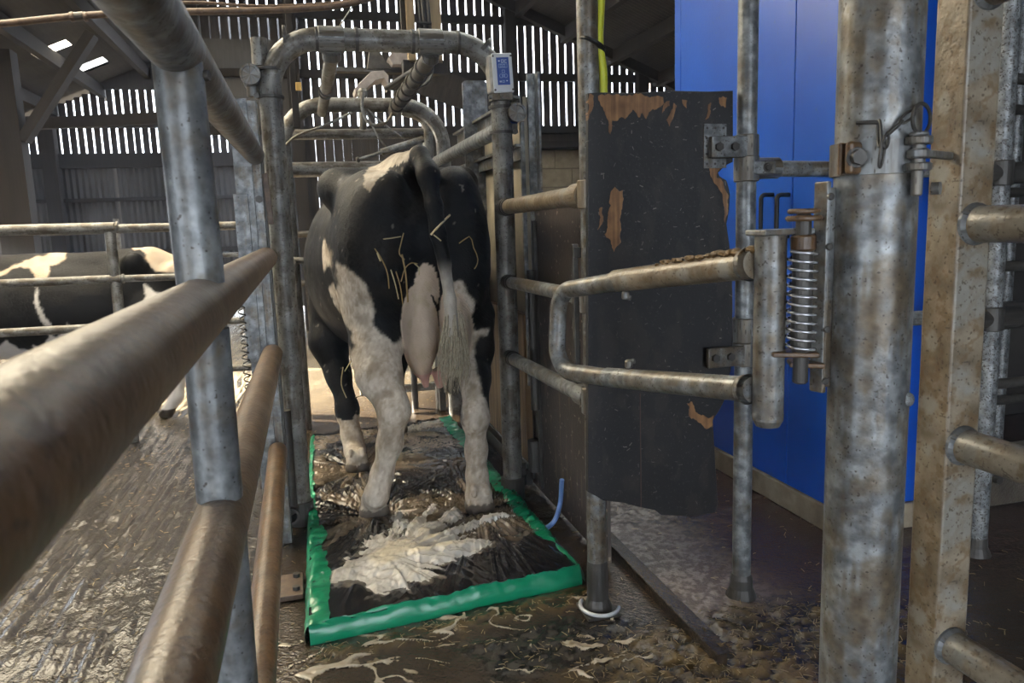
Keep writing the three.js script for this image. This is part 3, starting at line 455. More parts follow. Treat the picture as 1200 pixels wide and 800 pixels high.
    d[o] = cl(c[0]) * 255; d[o + 1] = cl(c[1]) * 255; d[o + 2] = cl(c[2]) * 255; d[o + 3] = 255; hb[o] = hb[o + 1] = hb[o + 2] = cl(hh / 255) * 255; hb[o + 3] = 255;
  }
  const mk = (a, srgb) => { const t = new THREE.DataTexture(a, N, N); t.magFilter = THREE.LinearFilter; if (srgb) t.colorSpace = THREE.SRGBColorSpace; t.needsUpdate = true; return t; };
  part('board', g, std({ map: mk(d, true), bumpMap: mk(hb, false), bumpScale: 0.0012, roughness: 0.46 }), b);
  const pl = PZ(838, 171, zc + 0.004);
  const plate = part('fixing_plate', box(pl.x - 0.036, pl.x + 0.036, pl.y - 0.062, pl.y + 0.062, zc, zc + 0.005, 0.001), galvDirty, b, 'perforated galvanised plate');
  for (const [u, v] of [[-0.026, 0.05], [0, 0.05], [0.026, 0.05], [-0.026, -0.05], [0, -0.05], [0.026, -0.05], [-0.028, 0.022], [-0.028, -0.022], [-0.028, 0], [0.028, 0.028], [0.028, -0.028]]) part('screw', rod(V(pl.x + u, pl.y + v, zc + 0.003), V(pl.x + u, pl.y + v, zc + 0.0058), 0.0038, 10, 0.0005), darkSteel, plate);
}

// ------------------------------------------------------------------ clamped railing: post beside the board, post on the right, rails between
{
  const r = thing('clamped_railing', 'galvanised tube railing of clamped posts and rails before the blue cabin', 'railing');
  const zc = -2.03, x1 = 1.268, x2 = 2.19;
  part('post', tube([V(x1, 0, zc), V(x1, 3.6, zc)], 0.0285, { seg: 24 }), galv, r);
  part('post', tube([V(x2, 0, zc), V(x2, 3.2, zc)], 0.033, { seg: 24 }), galvSplash, r);
  const foot = (x) => part('post_foot', turned(V(x, 0, zc), V(x, 1, zc), [[0, 0], [0.048, 0], [0.042, 0.016], [0.036, 0.03], [0.035, 0.06], [0.0295, 0.075]], 22), darkSteel, r); foot(x1); foot(x2);
  const y1 = PZ(900, 197, zc).y, y2 = PZ(885, 385, zc).y;
  for (const y of [y1, y2]) part('rail', tube([V(x1, y, zc), V(x2, y - (y === y1 ? 0.02 : 0.01), zc)], 0.0235, { seg: 20 }), galvDirty, r);
  // tee clamps with bolts
  for (const y of [y1, y2]) {
    const c = part('tee_clamp', [rod(V(x1, y - 0.038, zc), V(x1, y + 0.036, zc), 0.0365, 24), rod(V(x1 + 0.01, y, zc), V(x1 + 0.105, y, zc), 0.031, 22), box(x1 + 0.0, x1 + 0.075, y - 0.02, y + 0.02, zc + 0.02, zc + 0.038, 0.006)], galvDirty, r);
    part('bolt', [washer(V(x1 + 0.045, y, zc + 0.036), V(0, 0, 1), 0.014, 0.004), hexbolt(V(x1 + 0.045, y, zc + 0.04), V(0, 0, 1), 0.01, 0.008)], darkSteel, c);
  }
  // straps that hold the board
  for (const [px, py] of [[838, 172], [834, 420]]) {
    const p = PZ(px, py, zc + 0.03); const w = p.y;
    const c = part('board_strap', [rod(V(x1, w - 0.036, zc), V(x1, w + 0.036, zc), 0.0345, 24), box(p.x - 0.01, x1, w - 0.03, w + 0.03, zc + 0.012, zc + 0.03, 0.004)], galvDirty, r);
    for (const d of [0.022, 0.072]) part('bolt', hexbolt(V(p.x + d - 0.01, w, zc + 0.029), V(0, 0, 1), 0.0125, 0.01), darkSteel, c);
  }
  for (const py of [203, 372]) { const y = PZ(1172, py, zc).y; part('tee_clamp', [rod(V(x2, y - 0.04, zc), V(x2, y + 0.04, zc), 0.041, 24), rod(V(x2 - 0.1, y, zc), V(x2 + 0.11, y, zc), 0.035, 22)], darkSteel, r); }
  for (const py of [90, 205, 312, 378, 450]) { const y = PZ(1180, py, zc).y; part('rail', tube([V(x2, y, zc - 0.02), V(3.6, y - 0.03, zc - 0.05)], py === 378 || py === 205 ? 0.024 : 0.018, { seg: 16 }), darkSteel, r); }
}
{
  const r = thing('machine_frame', 'speckled upright frame in the dark right of the blue cabin', 'frame');
  const a = PZ(1196, 60, -2.75), m = galvSplash;
  part('upright', tube([V(a.x, 0, -2.75), V(a.x, 2.2, -2.75)], 0.03, { seg: 16 }), m, r);
  part('upright', tube([V(a.x + 0.22, 0, -2.75), V(a.x + 0.22, 2.2, -2.75)], 0.03, { seg: 16 }), m, r);
  for (const y of [0.32, 0.75, 1.25, 1.6]) part('cross_rail', tube([V(a.x - 0.08, y, -2.72), V(a.x + 0.9, y, -2.72)], 0.022, { seg: 14 }), darkSteel, r);
  part('curved_guard', tube([V(a.x + 0.05, 1.2, -2.68), V(a.x + 0.3, 1.15, -2.6), V(a.x + 0.45, 0.8, -2.6)], 0.03, { smooth: 20, seg: 14 }), darkSteel, r);
  const k = solo('kerb_block', box(2.42, 3.8, 0, 0.16, -2.62, -2.34, 0.015), std({ map: tex(256, 0.6, (u, v) => mix3([0.22, 0.2, 0.17], [0.42, 0.38, 0.33], tf(u, v, 9, 151, 5))), roughness: 0.4, bumpMap: muckB, bumpScale: 0.005 }), 'dirty dark kerb on the floor behind the speckled post', 'kerb');
  part('anchor_bolt', hexbolt(V(2.42, 0.1, -2.34), V(0, 0, 1), 0.02, 0.02), darkSteel, k); part('anchor_bolt', hexbolt(V(2.6, 0.12, -2.34), V(0, 0, 1), 0.018, 0.02), darkSteel, k);
  struct('wall_dim_backing', box(2.42, 4.6, 0, 2.6, -3.5, -3.42), std({ map: tex(256, 0.8, (u, v) => mix3([0.2, 0.185, 0.17], [0.33, 0.31, 0.29], tf(u, v, 8, 231, 5))), roughness: 0.6 }), 'dark sheet added for the dim area behind the machine frame');  // dimness behind the frame is put into this sheet's dark colour
}
// ------------------------------------------------------------------ the blue cabin
{
  const c = thing('blue_cabin', 'bright blue painted steel cabin with cream skirting and black handles', 'cabin');
  const paint = phy({ map: tex(512, 1.2, (u, v) => { const b = tf(u, v, 6, 161, 4), f = tf(u, v, 120, 165, 2); let k = mix3([0.05, 0.30, 0.70], [0.08, 0.35, 0.77], b); if (f > 0.83) k = mix3(k, [0.25, 0.35, 0.6], 0.45); return k; }), roughness: 0.33, clearcoat: 0.25, clearcoatRoughness: 0.3, bumpMap: grainB, bumpScale: 0.0004 });
  const X0 = 1.84, Z0 = -3.6, Z1 = -2.3, H = 2.7, X1 = 2.4;
  part('core', slab(X0 + 0.02, X1 - 0.02, 0.1, H, Z0 + 0.02, Z1 - 0.02), paint, c);
  const seams = [-3.6, -3.535, -3.0, -2.625, -2.302]; for (let k = 0; k < 4; k++) part('panel', box(X0, X0 + 0.02, 0.1, H, seams[k] + 0.002, seams[k + 1] - 0.002, 0.004), paint, c);
  part('panel', box(X0 + 0.002, X1, 0.1, H, Z1 - 0.02, Z1, 0.004), paint, c);
  part('skirting', [box(X0 - 0.012, X0 + 0.02, 0, 0.098, Z0, Z1 + 0.012, 0.006), box(X0 - 0.012, X1, 0, 0.098, Z1 - 0.02, Z1 + 0.012, 0.006)], std({ map: tex(256, 0.6, (u, v) => { const b = tf(u, v, 8, 171, 5); return mix3([0.36, 0.31, 0.24], [0.66, 0.61, 0.52], b * 1.1); }), roughness: 0.6 }), c, 'dirty cream skirting');
  for (const px of [906, 925]) { const p = PX(px, 228, X0), y0 = p.y - 0.16; part('handle', tube([V(X0 + 0.005, p.y, p.z), V(X0 - 0.055, p.y, p.z), V(X0 - 0.055, y0, p.z), V(X0 + 0.005, y0, p.z)], 0.0085, { bend: 0.018, seg: 12 }), blackRubber, c, 'black bow handle'); }
}
// ------------------------------------------------------------------ big strainer post with collar, pin and chain
const BP = V(0.905, 0, -1.07), BR = 0.0635;
{
  const p = thing('strainer_post', 'thick dirty galvanised round post with bolted collar and chained pin', 'post');
  part('post', tube([lift(BP), lift(BP, 0, 2.6, 0)], BR, { seg: 48 }), std({ map: galvMap(0.5, 0.24, 4), metalness: 0.3, roughness: 0.36, bumpMap: muckB, bumpScale: 0.0006 }), p);
  part('weld_dab', new THREE.SphereGeometry(0.012, 10, 8).scale(1, 1, 0.5).translate(BP.x + 0.033, PD(1046, 470, 1.25).y, BP.z + 0.055), galv, p);
  const yc = PD(1020, 186, 1.22).y;
  const band = part('collar', turned(lift(BP, 0, yc - 0.026, 0), lift(BP, 0, yc + 0.026, 0), [[BR, 0], [BR + 0.007, 0.0005], [BR + 0.007, 0.0515], [BR, 0.052]], 48), galvDirty, p);
  const L = lift(BP, -0.062, yc, 0.02);
  part('ear', [bar(lift(L, 0.02, 0, 0.004), lift(L, -0.024, 0, 0.02), 0.014, 0.05, V(0, 1, 0), 0.006), bar(lift(L, 0.02, 0, -0.018), lift(L, -0.024, 0, -0.0), 0.008, 0.05, V(0, 1, 0), 0.004)], muckSteel, band);
  part('ear_bolt', [washer(lift(L, -0.012, 0, 0.022), V(-0.2, 0, 1), 0.016, 0.004), hexbolt(lift(L, -0.0125, 0, 0.026), V(-0.2, 0, 1), 0.012, 0.01)], darkSteel, band);
  // two lugs reaching right, the hinge eye of the gate between them
  const pq = PD(1076, 180, 1.165), pin = V(pq.x, yc, pq.z);
  for (const dy of [0.021, -0.018]) { const s = V(BP.x + 0.035, yc + dy, BP.z + BR - 0.006); part('lug', [bar(s, V(pin.x + 0.012, yc + dy, pin.z), 0.012, 0.011, V(0, 1, 0), 0.003), rod(V(pin.x, yc + dy - 0.006, pin.z), V(pin.x, yc + dy + 0.006, pin.z), 0.02, 20, 0.002)], galvDirty, band); }
  part('hinge_pin', [rod(lift(pin, 0, -0.062, 0), lift(pin, 0, 0.032, 0), 0.0085, 18), rod(lift(pin, 0, 0.027, 0), lift(pin, 0, 0.034, 0), 0.014, 18)], galvDirty, p);
  part('lock_bolt', [hexbolt(V(BP.x + 0.062, yc - 0.05, BP.z + 0.052), V(0.6, 0, 1), 0.011, 0.012)], galvDirty, p);
  const ringC = lift(pin, 0.003, 0.053, 0.0); const rg = new THREE.TorusGeometry(0.022, 0.0028, 10, 36).rotateY(0.25).translate(ringC.x, ringC.y, ringC.z);
  part('pin_ring', rg, darkSteel, p);
  // chain: links from the ring to the hook and down
  const link = (a, b, turn) => { const m = a.clone().add(b).multiplyScalar(0.5), L2 = a.distanceTo(b), pts = []; for (let k = 0; k <= 28; k++) { const t = k / 28 * Math.PI * 2; const c = Math.cos(t), s = Math.sin(t); pts.push(V(0.0055 * s, (L2 / 2) * Math.sign(c) * Math.pow(Math.abs(c), 0.7), 0)); } const q = new THREE.Quaternion().setFromUnitVectors(V(0, 1, 0), b.clone().sub(a).normalize()).multiply(new THREE.Quaternion().setFromAxisAngle(V(0, 1, 0), turn)); return tube(pts, 0.0022, { seg: 8 }).applyQuaternion(q).translate(m.x, m.y, m.z); };
  const A = PD(1071, 130, 1.155), Bq = PD(1040, 158, 1.16), C1 = PD(1031, 196, 1.165), D0 = PD(1030, 141, 1.165);
  const mid = A.clone().lerp(Bq, 0.5);
  for (const [a, b, t] of [[A, mid, 0.4], [mid.clone().lerp(A, 0.15), Bq, 1.7], [Bq, lift(C1, 0.006, 0.028, 0.002), 0.3], [lift(C1, 0.003, 0.036, 0.003), C1, 1.2], [D0, lift(C1, -0.002, 0.03, 0.001), 0.9]]) part('chain_link', link(a, b, t), darkSteel, p);
  part('chain_hook', tube([PD(1004, 144, 1.185), PD(1018, 143, 1.17), PD(1031, 143, 1.165)], 0.003, { seg: 8 }), darkSteel, p);
}
// ------------------------------------------------------------------ right gate hung on it
{
  const g = thing('square_gate', 'dirty square-tube gate with round rails hung on the thick post', 'gate');
  const x0 = 1.05, x1 = 1.12, z1 = -1.046, z0 = z1 - 0.07;
  part('heel_tube', box(x0, x1, 0.08, 2.1, z0, z1, 0.006), muckPale, g);
  for (const [px, py] of [[1150, 262], [1125, 522], [1105, 758], [1165, -15]]) {
    const p = PZ(px, py, z1), a = V(1.085, p.y, z1 - 0.01), b = V(1.1, p.y - 0.01, 0.6);
    const rl = part('rail', tube([a, b], 0.03, { seg: 24 }), muckPale, g);
    part('weld', turned(V(1.085, p.y, z1), V(1.085, p.y, z1 + 0.05), [[0.036, -0.001], [0.035, 0.004], [0.0305, 0.011]], 24), galv, rl);
  }
  const yc = PD(1020, 186, 1.22).y, hp = PD(1076, 180, 1.165); part('hinge_eye', [rod(V(hp.x, yc - 0.006, hp.z), V(hp.x, yc + 0.009, hp.z), 0.016, 18), bar(V(hp.x + 0.006, yc + 0.002, hp.z), V(1.056, yc + 0.004, -1.075), 0.014, 0.012)], galvDirty, g);
}
// ------------------------------------------------------------------ sprung return gate
{
  const g = thing('sprung_arm', 'looped steel arm on a spring hinge, muck caked along its upper tube', 'gate arm');
  const hx = 0.7545, hz = -1.132;
  part('hinge_tube', tube([V(hx, 0.852, hz), V(hx, 1.163, hz)], 0.0262, { seg: 28 }), galvDirty, g);
  part('hinge_cap', turned(V(hx, 0.852, hz), V(hx, 0.83, hz), [[0.026, -0.001], [0.0262, 0.004], [0.02, 0.016], [0, 0.02]], 24), galvDirty, g);
  const sx = PD(940, 340, 1.265), S = V(sx.x, 0, sx.z);
  const yT = PD(938, 272, 1.26).y, yB = PD(936, 410, 1.29).y;
  part('top_plate', box(hx - 0.032, S.x + 0.028, yT - 0.004, yT + 0.006, hz - 0.028, hz + 0.032, 0.003), galvDirty, g);
  part('lower_plate', [bar(V(hx - 0.005, yB - 0.004, hz + 0.01), V(S.x + 0.03, yB - 0.006, S.z), 0.05, 0.009), bar(V(hx + 0.03, yB - 0.024, hz + 0.012), V(S.x + 0.045, yB - 0.026, S.z), 0.045, 0.009)], muckSteel, g);
  part('spindle', [rod(V(S.x, yB - 0.055, S.z), V(S.x, yT + 0.03, S.z), 0.0125, 20), rod(V(S.x, yB, S.z), V(S.x, yT - 0.02, S.z), 0.0165, 20)], darkSteel, g);
  for (const [a, b, r] of [[0.018, 0.027, 0.029], [0.03, 0.038, 0.026], [-0.03, -0.004, 0.02]]) part('stack_washer', rod(V(S.x, yT + a, S.z), V(S.x, yT + b, S.z), r, 22), muckSteel, g);
  const coil = [], turns = 11.5; for (let k = 0; k <= 420; k++) { const t = k / 420, a = t * turns * Math.PI * 2; coil.push(V(S.x + 0.0225 * Math.cos(a), lerp(yB + 0.002, yT - 0.03, t), S.z + 0.0225 * Math.sin(a))); }
  part('spring', tube(coil, 0.0026, { seg: 8 }), std({ color: 0xc4c6c8, metalness: 0.7, roughness: 0.25 }), g, 'bright coil spring');
  // flat bar bolted to the thick post
  const fx = 0.827, fy0 = PD(960, 465, 1.27).y, fy1 = PD(968, 212, 1.23).y;
  const fb2 = part('flat_bar', [bar(V(fx, fy0, -1.098), V(fx, fy1, -1.098), 0.01, 0.028, V(0.25, 0, 1), 0.003), bar(V(fx + 0.016, fy0 + 0.01, -1.09), V(fx + 0.016, fy1 - 0.01, -1.09), 0.03, 0.006, V(0.25, 0, 1), 0.002)], galvDirty, g);
  for (const t of [0.06, 0.31, 0.7, 0.93]) part('hole_bolt', rod(V(fx + 0.004, lerp(fy0, fy1, t), -1.092), V(fx + 0.004, lerp(fy0, fy1, t), -1.08), 0.006, 12, 0.001), darkSteel, fb2);
  // the arm: two sleeves and the bent inner tube
  const U0 = V(hx - 0.02, PD(880, 310, 1.29).y, hz - 0.015), U1 = PD(722, 329, 1.7), L0 = V(hx - 0.02, PD(884, 461, 1.3).y, hz - 0.015), L1 = PD(712, 442, 1.76);
  part('upper_sleeve', tube([U0, U1], 0.0245, { seg: 26 }), muckPale, g);
  part('lower_sleeve', tube([L0, L1], 0.0225, { seg: 26 }), galvDirty, g);
  const du = U1.clone().sub(U0).normalize();
  part('bent_tube', tube([U1.clone().addScaledVector(du, -0.06), PD(655, 341, 1.9), PD(652, 434, 1.93), L1.clone().add(V(0.02, 0.002, 0.05))], 0.021, { bend: 0.062, seg: 24 }), galvDirty, g);
  for (const [p, s] of [[PD(733, 341, 1.66), -1], [PD(737, 431, 1.68), 1]]) part('set_screw', [rod(p, lift(p, 0, s * 0.018, 0), 0.009, 14), rod(lift(p, 0, s * 0.012, 0), lift(p, 0.012, s * 0.016, 0.006), 0.006, 10)], galvDirty, g);
  part('weld', [turned(lift(U0, -0.006, 0, -0.006), U1, [[0.029, 0], [0.028, 0.008], [0.0245, 0.015]], 22), turned(lift(L0, -0.006, 0, -0.006), L1, [[0.027, 0], [0.026, 0.008], [0.0225, 0.015]], 22)], galvDirty, g);
  // muck lying along the top of the upper sleeve
  const lumps = []; for (let k = 0; k < 90; k++) { const t = Math.pow(rnd(), 0.9) * 0.62, p = U0.clone().lerp(U1, t); const s = rr(0.004, 0.009) * (1 - t * 0.5); const q = new THREE.IcosahedronGeometry(s, 1); const a = q.attributes.position; for (let i = 0; i < a.count; i++) { const n = 0.75 + 0.5 * hash((a.getX(i) * 9e4) | 0, (a.getY(i) * 9e4) | 0, (a.getZ(i) * 9e4) | 0); a.setXYZ(i, a.getX(i) * n * 1.4, a.getY(i) * n * 0.8, a.getZ(i) * n * 1.5); } q.computeVertexNormals(); lumps.push(boxmap(q.translate(p.x + rr(-0.012, 0.012), p.y + 0.0225 + rr(-0.002, 0.005), p.z))); }
  const mk = solo('muck_crust', lumps, caked, 'crumbly brown muck crust lying on the upper tube of the sprung arm', 'muck'); mk.userData.kind = 'stuff';
}

// ------------------------------------------------------------------ footbath mat with green border
const MAT = { FL: [-0.062, -2.175], FR: [0.815, -2.275], BR: [0.785, -4.42], BL: [-0.022, -4.33], h: 0.055 };
const matXZ = (u, v) => { const a = [lerp(MAT.FL[0], MAT.FR[0], u), lerp(MAT.FL[1], MAT.FR[1], u)], b = [lerp(MAT.BL[0], MAT.BR[0], u), lerp(MAT.BL[1], MAT.BR[1], u)]; return [lerp(a[0], b[0], v), lerp(a[1], b[1], v)]; };
{ const h = (px, py) => { const p = PY(px, py, 0.04); HOOVES.push([p.x, p.z]); }; h(438, 600); h(561, 595); h(418, 548); }
HOOVES.push([0.45, -4.3]);
const matBase = (x, z) => MAT.h + (fb(x * 3, z * 3, 31, 3) - 0.5) * 0.02;
function matH(x, z) {                                     // top of the sheet with its dents and folds
  let h = MAT.h + (fb(x * 3, z * 3, 31, 3) - 0.5) * 0.02 + (fb(x * 9, z * 5, 32, 3) - 0.5) * 0.006;
  HOOVES.forEach(([hx, hz], k) => {
    const dx = x - hx, dz = z - hz, d = Math.hypot(dx, dz * 0.9), a = Math.atan2(dz, dx);
    h -= 0.03 * Math.exp(-(d * d) / 0.012);
    const n = fb(Math.cos(a) * 4 + k * 9, Math.sin(a) * 4 + d * 1.2, 33 + k, 3), r = 0.5 - Math.abs(Math.sin(n * 30)) + 0.35 * (0.5 - Math.abs(Math.sin(n * 67)));
    h += r * 0.026 * Math.exp(-d / 0.28) * sst(0.03, 0.11, d);
  });
  return h;
}
const FO = PY(452, 655, 0.07);
function foamH(x, z) {                                    // thickness of froth lying on the sheet, below 0 where bare
  const dx = x - FO.x, dz = z - FO.z, d = Math.hypot(dx, dz * 0.8), a = Math.atan2(-dz, dx);
  const fan = sst(1.9, 0.9, Math.abs(a)), ray1 = lerp(0.5, fb(Math.cos(a) * 9 + 3, Math.sin(a) * 9, 41, 3), fan), pat = fb(x * 14, z * 14, 42, 4), fine = fb(x * 40, z * 40, 43, 3);
  const reach = 0.13 + 0.22 * sst(-0.5, 0.45, a) * sst(2.2, 0.9, a) + 0.07 * ray1;
  let t = 1 - d / reach; t += (ray1 - 0.5) * 1.6 * sst(0.05, 0.2, d) + (fb(x * 8, z * 8, 44, 3) - 0.5) * 1.2 * sst(0.02, 0.12, d) + (pat - 0.5) * 0.8 * sst(0.06, 0.2, d) + (fine - 0.5) * 0.45;
  // thin splashes: along the left border and in front of the main heap, by the right edge
  const rayR = lerp(-0.8, pat * 2.2 - 0.75, sst(0.05, 0.0, Math.abs((z + 2.78) + 0.12 * (x - 0.55) + (fine - 0.5) * 0.04)) * sst(0.4, 0.52, x) * sst(0.84, 0.74, x));
  return Math.max(t, Math.min(rayR, 0.3));
}
function gridGeo(nu, nv, fn, keep) {
  const pos = [], col = [], uv = [], idx = [], id = new Int32Array((nu + 1) * (nv + 1)).fill(-1); let c = 0; let hasC = false;
  for (let j = 0; j <= nv; j++) for (let i = 0; i <= nu; i++) { const q = fn(i / nu, j / nv); if (q.skip) continue; id[j * (nu + 1) + i] = c++; pos.push(q.x, q.y, q.z); uv.push(q.u ?? q.x, q.v ?? q.z); if (q.c) { col.push(...q.c); hasC = true; } }
  for (let j = 0; j < nv; j++) for (let i = 0; i < nu; i++) { const a = id[j * (nu + 1) + i], b = id[j * (nu + 1) + i + 1], d = id[(j + 1) * (nu + 1) + i], e = id[(j + 1) * (nu + 1) + i + 1]; if (a < 0 || b < 0 || d < 0 || e < 0) continue; idx.push(a, b, e, a, e, d); }
  const g = new THREE.BufferGeometry(); g.setAttribute('position', new THREE.Float32BufferAttribute(pos, 3)); g.setAttribute('uv', new THREE.Float32BufferAttribute(uv, 2)); if (hasC) g.setAttribute('color', new THREE.Float32BufferAttribute(col, 3)); g.setIndex(idx); g.computeVertexNormals(); return g;
}
{
  const m = thing('footbath_mat', 'black wrinkled footbath mat with a glossy green border under the cow', 'mat');
  const top = gridGeo(170, 330, (u, v) => {
    const [x, z] = matXZ(u, v), pat = fb(x * 7, z * 7, 51, 4), fine = fb(x * 30, z * 30, 52, 3); let slur = 0;
    HOOVES.forEach(([hx, hz], k) => { const d = Math.hypot(x - hx, (z - hz) * 0.9), a = Math.atan2(z - hz, x - hx); const n = fb(Math.cos(a) * 4 + k * 9, Math.sin(a) * 4 + d * 1.2, 33 + k, 3); slur = Math.max(slur, sst(0.30, 0.09, d + (n - 0.5) * 1.0 + (pat - 0.5) * 0.2)); });
    slur = Math.max(slur, sst(-3.3, -3.9, z) * sst(0.4, 0.55, pat) * 0.8);
    const ft = foamH(x, z), film = sst(-0.22, 0.12, ft + (fine - 0.5) * 0.45) * 0.75;
    const c = mix3(mix3([0.011, 0.0105, 0.011], mix3([0.13, 0.097, 0.062], [0.36, 0.28, 0.195], fine), slur * 0.9), [0.34, 0.30, 0.245], film);
    return { x, y: matH(x, z), z, c };
  });
  part('sheet', top, phy({ vertexColors: true, roughness: 0.2, clearcoat: 0.5, clearcoatRoughness: 0.08 }), m);
  part('foam_core', gridGeo(60, 2, (u, v) => { const [x, z] = matXZ(u, v * 0.5); return { x, y: 0.012, z }; }), blackRubber, m);
  const green = phy({ color: new THREE.Color().setRGB(0.003, 0.25, 0.115), roughness: 0.3, clearcoat: 0.3, clearcoatRoughness: 0.2 });
  // border: a flap over each edge, crinkled, from the top of the sheet down to the floor
  const strip = (a, b, wFn, n, seedN) => {
    const d = V(b[0] - a[0], 0, b[1] - a[1]), L = d.length(); d.normalize(); const out = V(d.z, 0, -d.x); const c = V((MAT.FL[0] + MAT.BR[0]) / 2 - a[0], 0, (MAT.FL[1] + MAT.BR[1]) / 2 - a[1]); if (out.dot(c) > 0) out.negate();
    const prof = [[-1, 0.002], [-0.66, 0.006], [-0.33, 0.007], [-0.006, 0.006], [0.004, 0.0], [0.01, -0.018], [0.013, -0.036], [0.014, -0.054]];
    return gridGeo(n, prof.length - 1, (u, v) => {
      const k = Math.round(v * (prof.length - 1)), s = u * L, cr = fb(s * 14, k * 0.7, seedN, 3) - 0.5, c2 = fb(s * 40, k * 1.3, seedN + 1, 2) - 0.5;
      const x = a[0] + d.x * s, z = a[1] + d.z * s, o = prof[k][0] * (k < 3 ? wFn(u) * (1 + cr * 0.9) : 1) + (k > 3 ? cr * 0.014 : 0); const px = x + out.x * o, pz = z + out.z * o;
      const y = k < 4 ? matH(px, pz) + prof[k][1] + cr * 0.022 + c2 * 0.014 : Math.max(0.0, matH(x, z) + prof[k][1] * (matH(x, z) / 0.054) + cr * 0.006);
      return { x: px, y, z: pz };
    });
  };
  const FLe = MAT.FL, FRe = MAT.FR, BRe = MAT.BR, BLe = MAT.BL;
  const dbl = phy({ color: green.color, roughness: 0.3, clearcoat: 0.3, clearcoatRoughness: 0.2, side: THREE.DoubleSide });
  part('border_strip', strip(FLe, FRe, () => 0.01, 120, 61), dbl, m); part('border_strip', strip(BLe, FLe, (u) => 0.012 + 0.042 * sst(0.35, 0.8, u), 260, 64), dbl, m); part('border_strip', strip(FRe, BRe, (u) => 0.008 + 0.055 * sst(0.0, 0.22, u), 260, 67), dbl, m); part('border_strip', strip(BRe, BLe, () => 0.008, 100, 70), blackRubber, m);
  // froth lying on the sheet
  const fg = gridGeo(260, 260, (u, v) => { const x = lerp(-0.075, 0.86, u), z = lerp(-2.14, -3.05, v), t = foamH(x, z); if (t < -0.06) return { skip: 1 }; const bub = fb(x * 55, z * 55, 81, 2), k = sst(0, 0.9, t); return { x, y: (x > 0.83 || x < -0.07 ? 0.012 : lerp(matH(x, z), Math.max(matH(x, z), matBase(x, z)), sst(-0.02, 0.35, t))) + (x > 0.77 || x < -0.01 ? 0.012 : 0) - 0.004 * sst(0.04, -0.06, t) + 0.0012 + 0.024 * k * (0.7 + 0.5 * fb(x * 9, z * 9, 82, 2)) + 0.004 * sst(-0.02, 0.3, t) + (bub - 0.5) * 0.0035 * sst(0, 0.4, t), z, c: mix3(mix3([0.42, 0.38, 0.32], [0.78, 0.74, 0.67], fb(x * 20, z * 20, 83, 3)), [0.74, 0.65, 0.49], sst(0.45, 0.9, t)) }; });
  const f = solo('froth', fg, phy({ vertexColors: true, roughness: 0.3, clearcoat: 0.4, clearcoatRoughness: 0.2 }), 'creamy white froth splashed over the black footbath mat', 'froth'); f.userData.kind = 'stuff';
}
// froth ridges in the slurry before the mat
{
  const g = gridGeo(420, 170, (u, v) => { const x = lerp(-0.2, 0.85, u), z = lerp(-2.2, -1.75, v); const wx = fb(x * 5, z * 9, 104, 3) - 0.5, n = fb(x * 5 + wx * 2, z * 12 + wx * 3, 101, 3), n2 = fb(x * 3 + 5, z * 5, 102, 3), f = fb(x * 50, z * 50, 103, 2); const t = sst(0.05, 0.0, Math.abs(n - 0.5)) - 0.62 + (n2 - 0.55) * 2.0 + (f - 0.5) * 0.35 + 0.4 * sst(-1.95, -2.12, z); if (t < 0.0) return { skip: 1 }; return { x, y: Math.max(floorAt(x, z)[0], -0.002) - 0.002 * sst(0.08, 0, t) + 0.0008 + 0.004 * sst(0.05, 0.7, t) + f * 0.001, z, c: mix3([0.14, 0.105, 0.06], mix3([0.34, 0.28, 0.2], [0.5, 0.45, 0.36], f), sst(0.0, 0.3, t)) }; });
  const f = solo('scum', g, phy({ vertexColors: true, roughness: 0.25 }), 'pale scum lines floating on the brown slurry before the mat', 'scum'); f.userData.kind = 'stuff';
}
// blue hose end, rusty floor plate, kerb strip
solo('blue_hose', tube([PY(638, 619, 0.03), PY(641, 618, 0.03), PY(649, 611, 0.06), PX(656, 592, 0.9), PX(658.5, 562, 0.9)], 0.0095, { smooth: 40, seg: 14 }), std({ color: 0x7fa4e6, roughness: 0.4 }), 'short pale blue hose end curling up beside the mat', 'hose');
{
  const p = thing('floor_plate', 'rusty bolted steel plate on the floor beside the mat corner', 'plate');
  part('plate', box(-0.185, -0.078, 0.004, 0.022, -2.63, -2.46), rust, p);
  for (const [x, z] of [[-0.1, -2.6], [-0.1, -2.5]]) part('bolt', hexbolt(V(x, 0.022, z), V(0, 1, 0), 0.013, 0.012), darkSteel, p);
}
solo('floor_channel', [bar(PY(702, 625, 0.02), PY(847, 775, 0.02), 0.03, 0.04), bar(PY(709, 625, 0.006), PY(855, 772, 0.006), 0.05, 0.012)], std({ map: tex(256, 0.3, (u, v) => mix3([0.13, 0.1, 0.075], [0.3, 0.245, 0.19], tf(u, v, 12, 241, 5))), roughness: 0.25, bumpMap: muckB, bumpScale: 0.003 }), 'low muddy steel channel on the floor running from the stained sheet', 'channel');

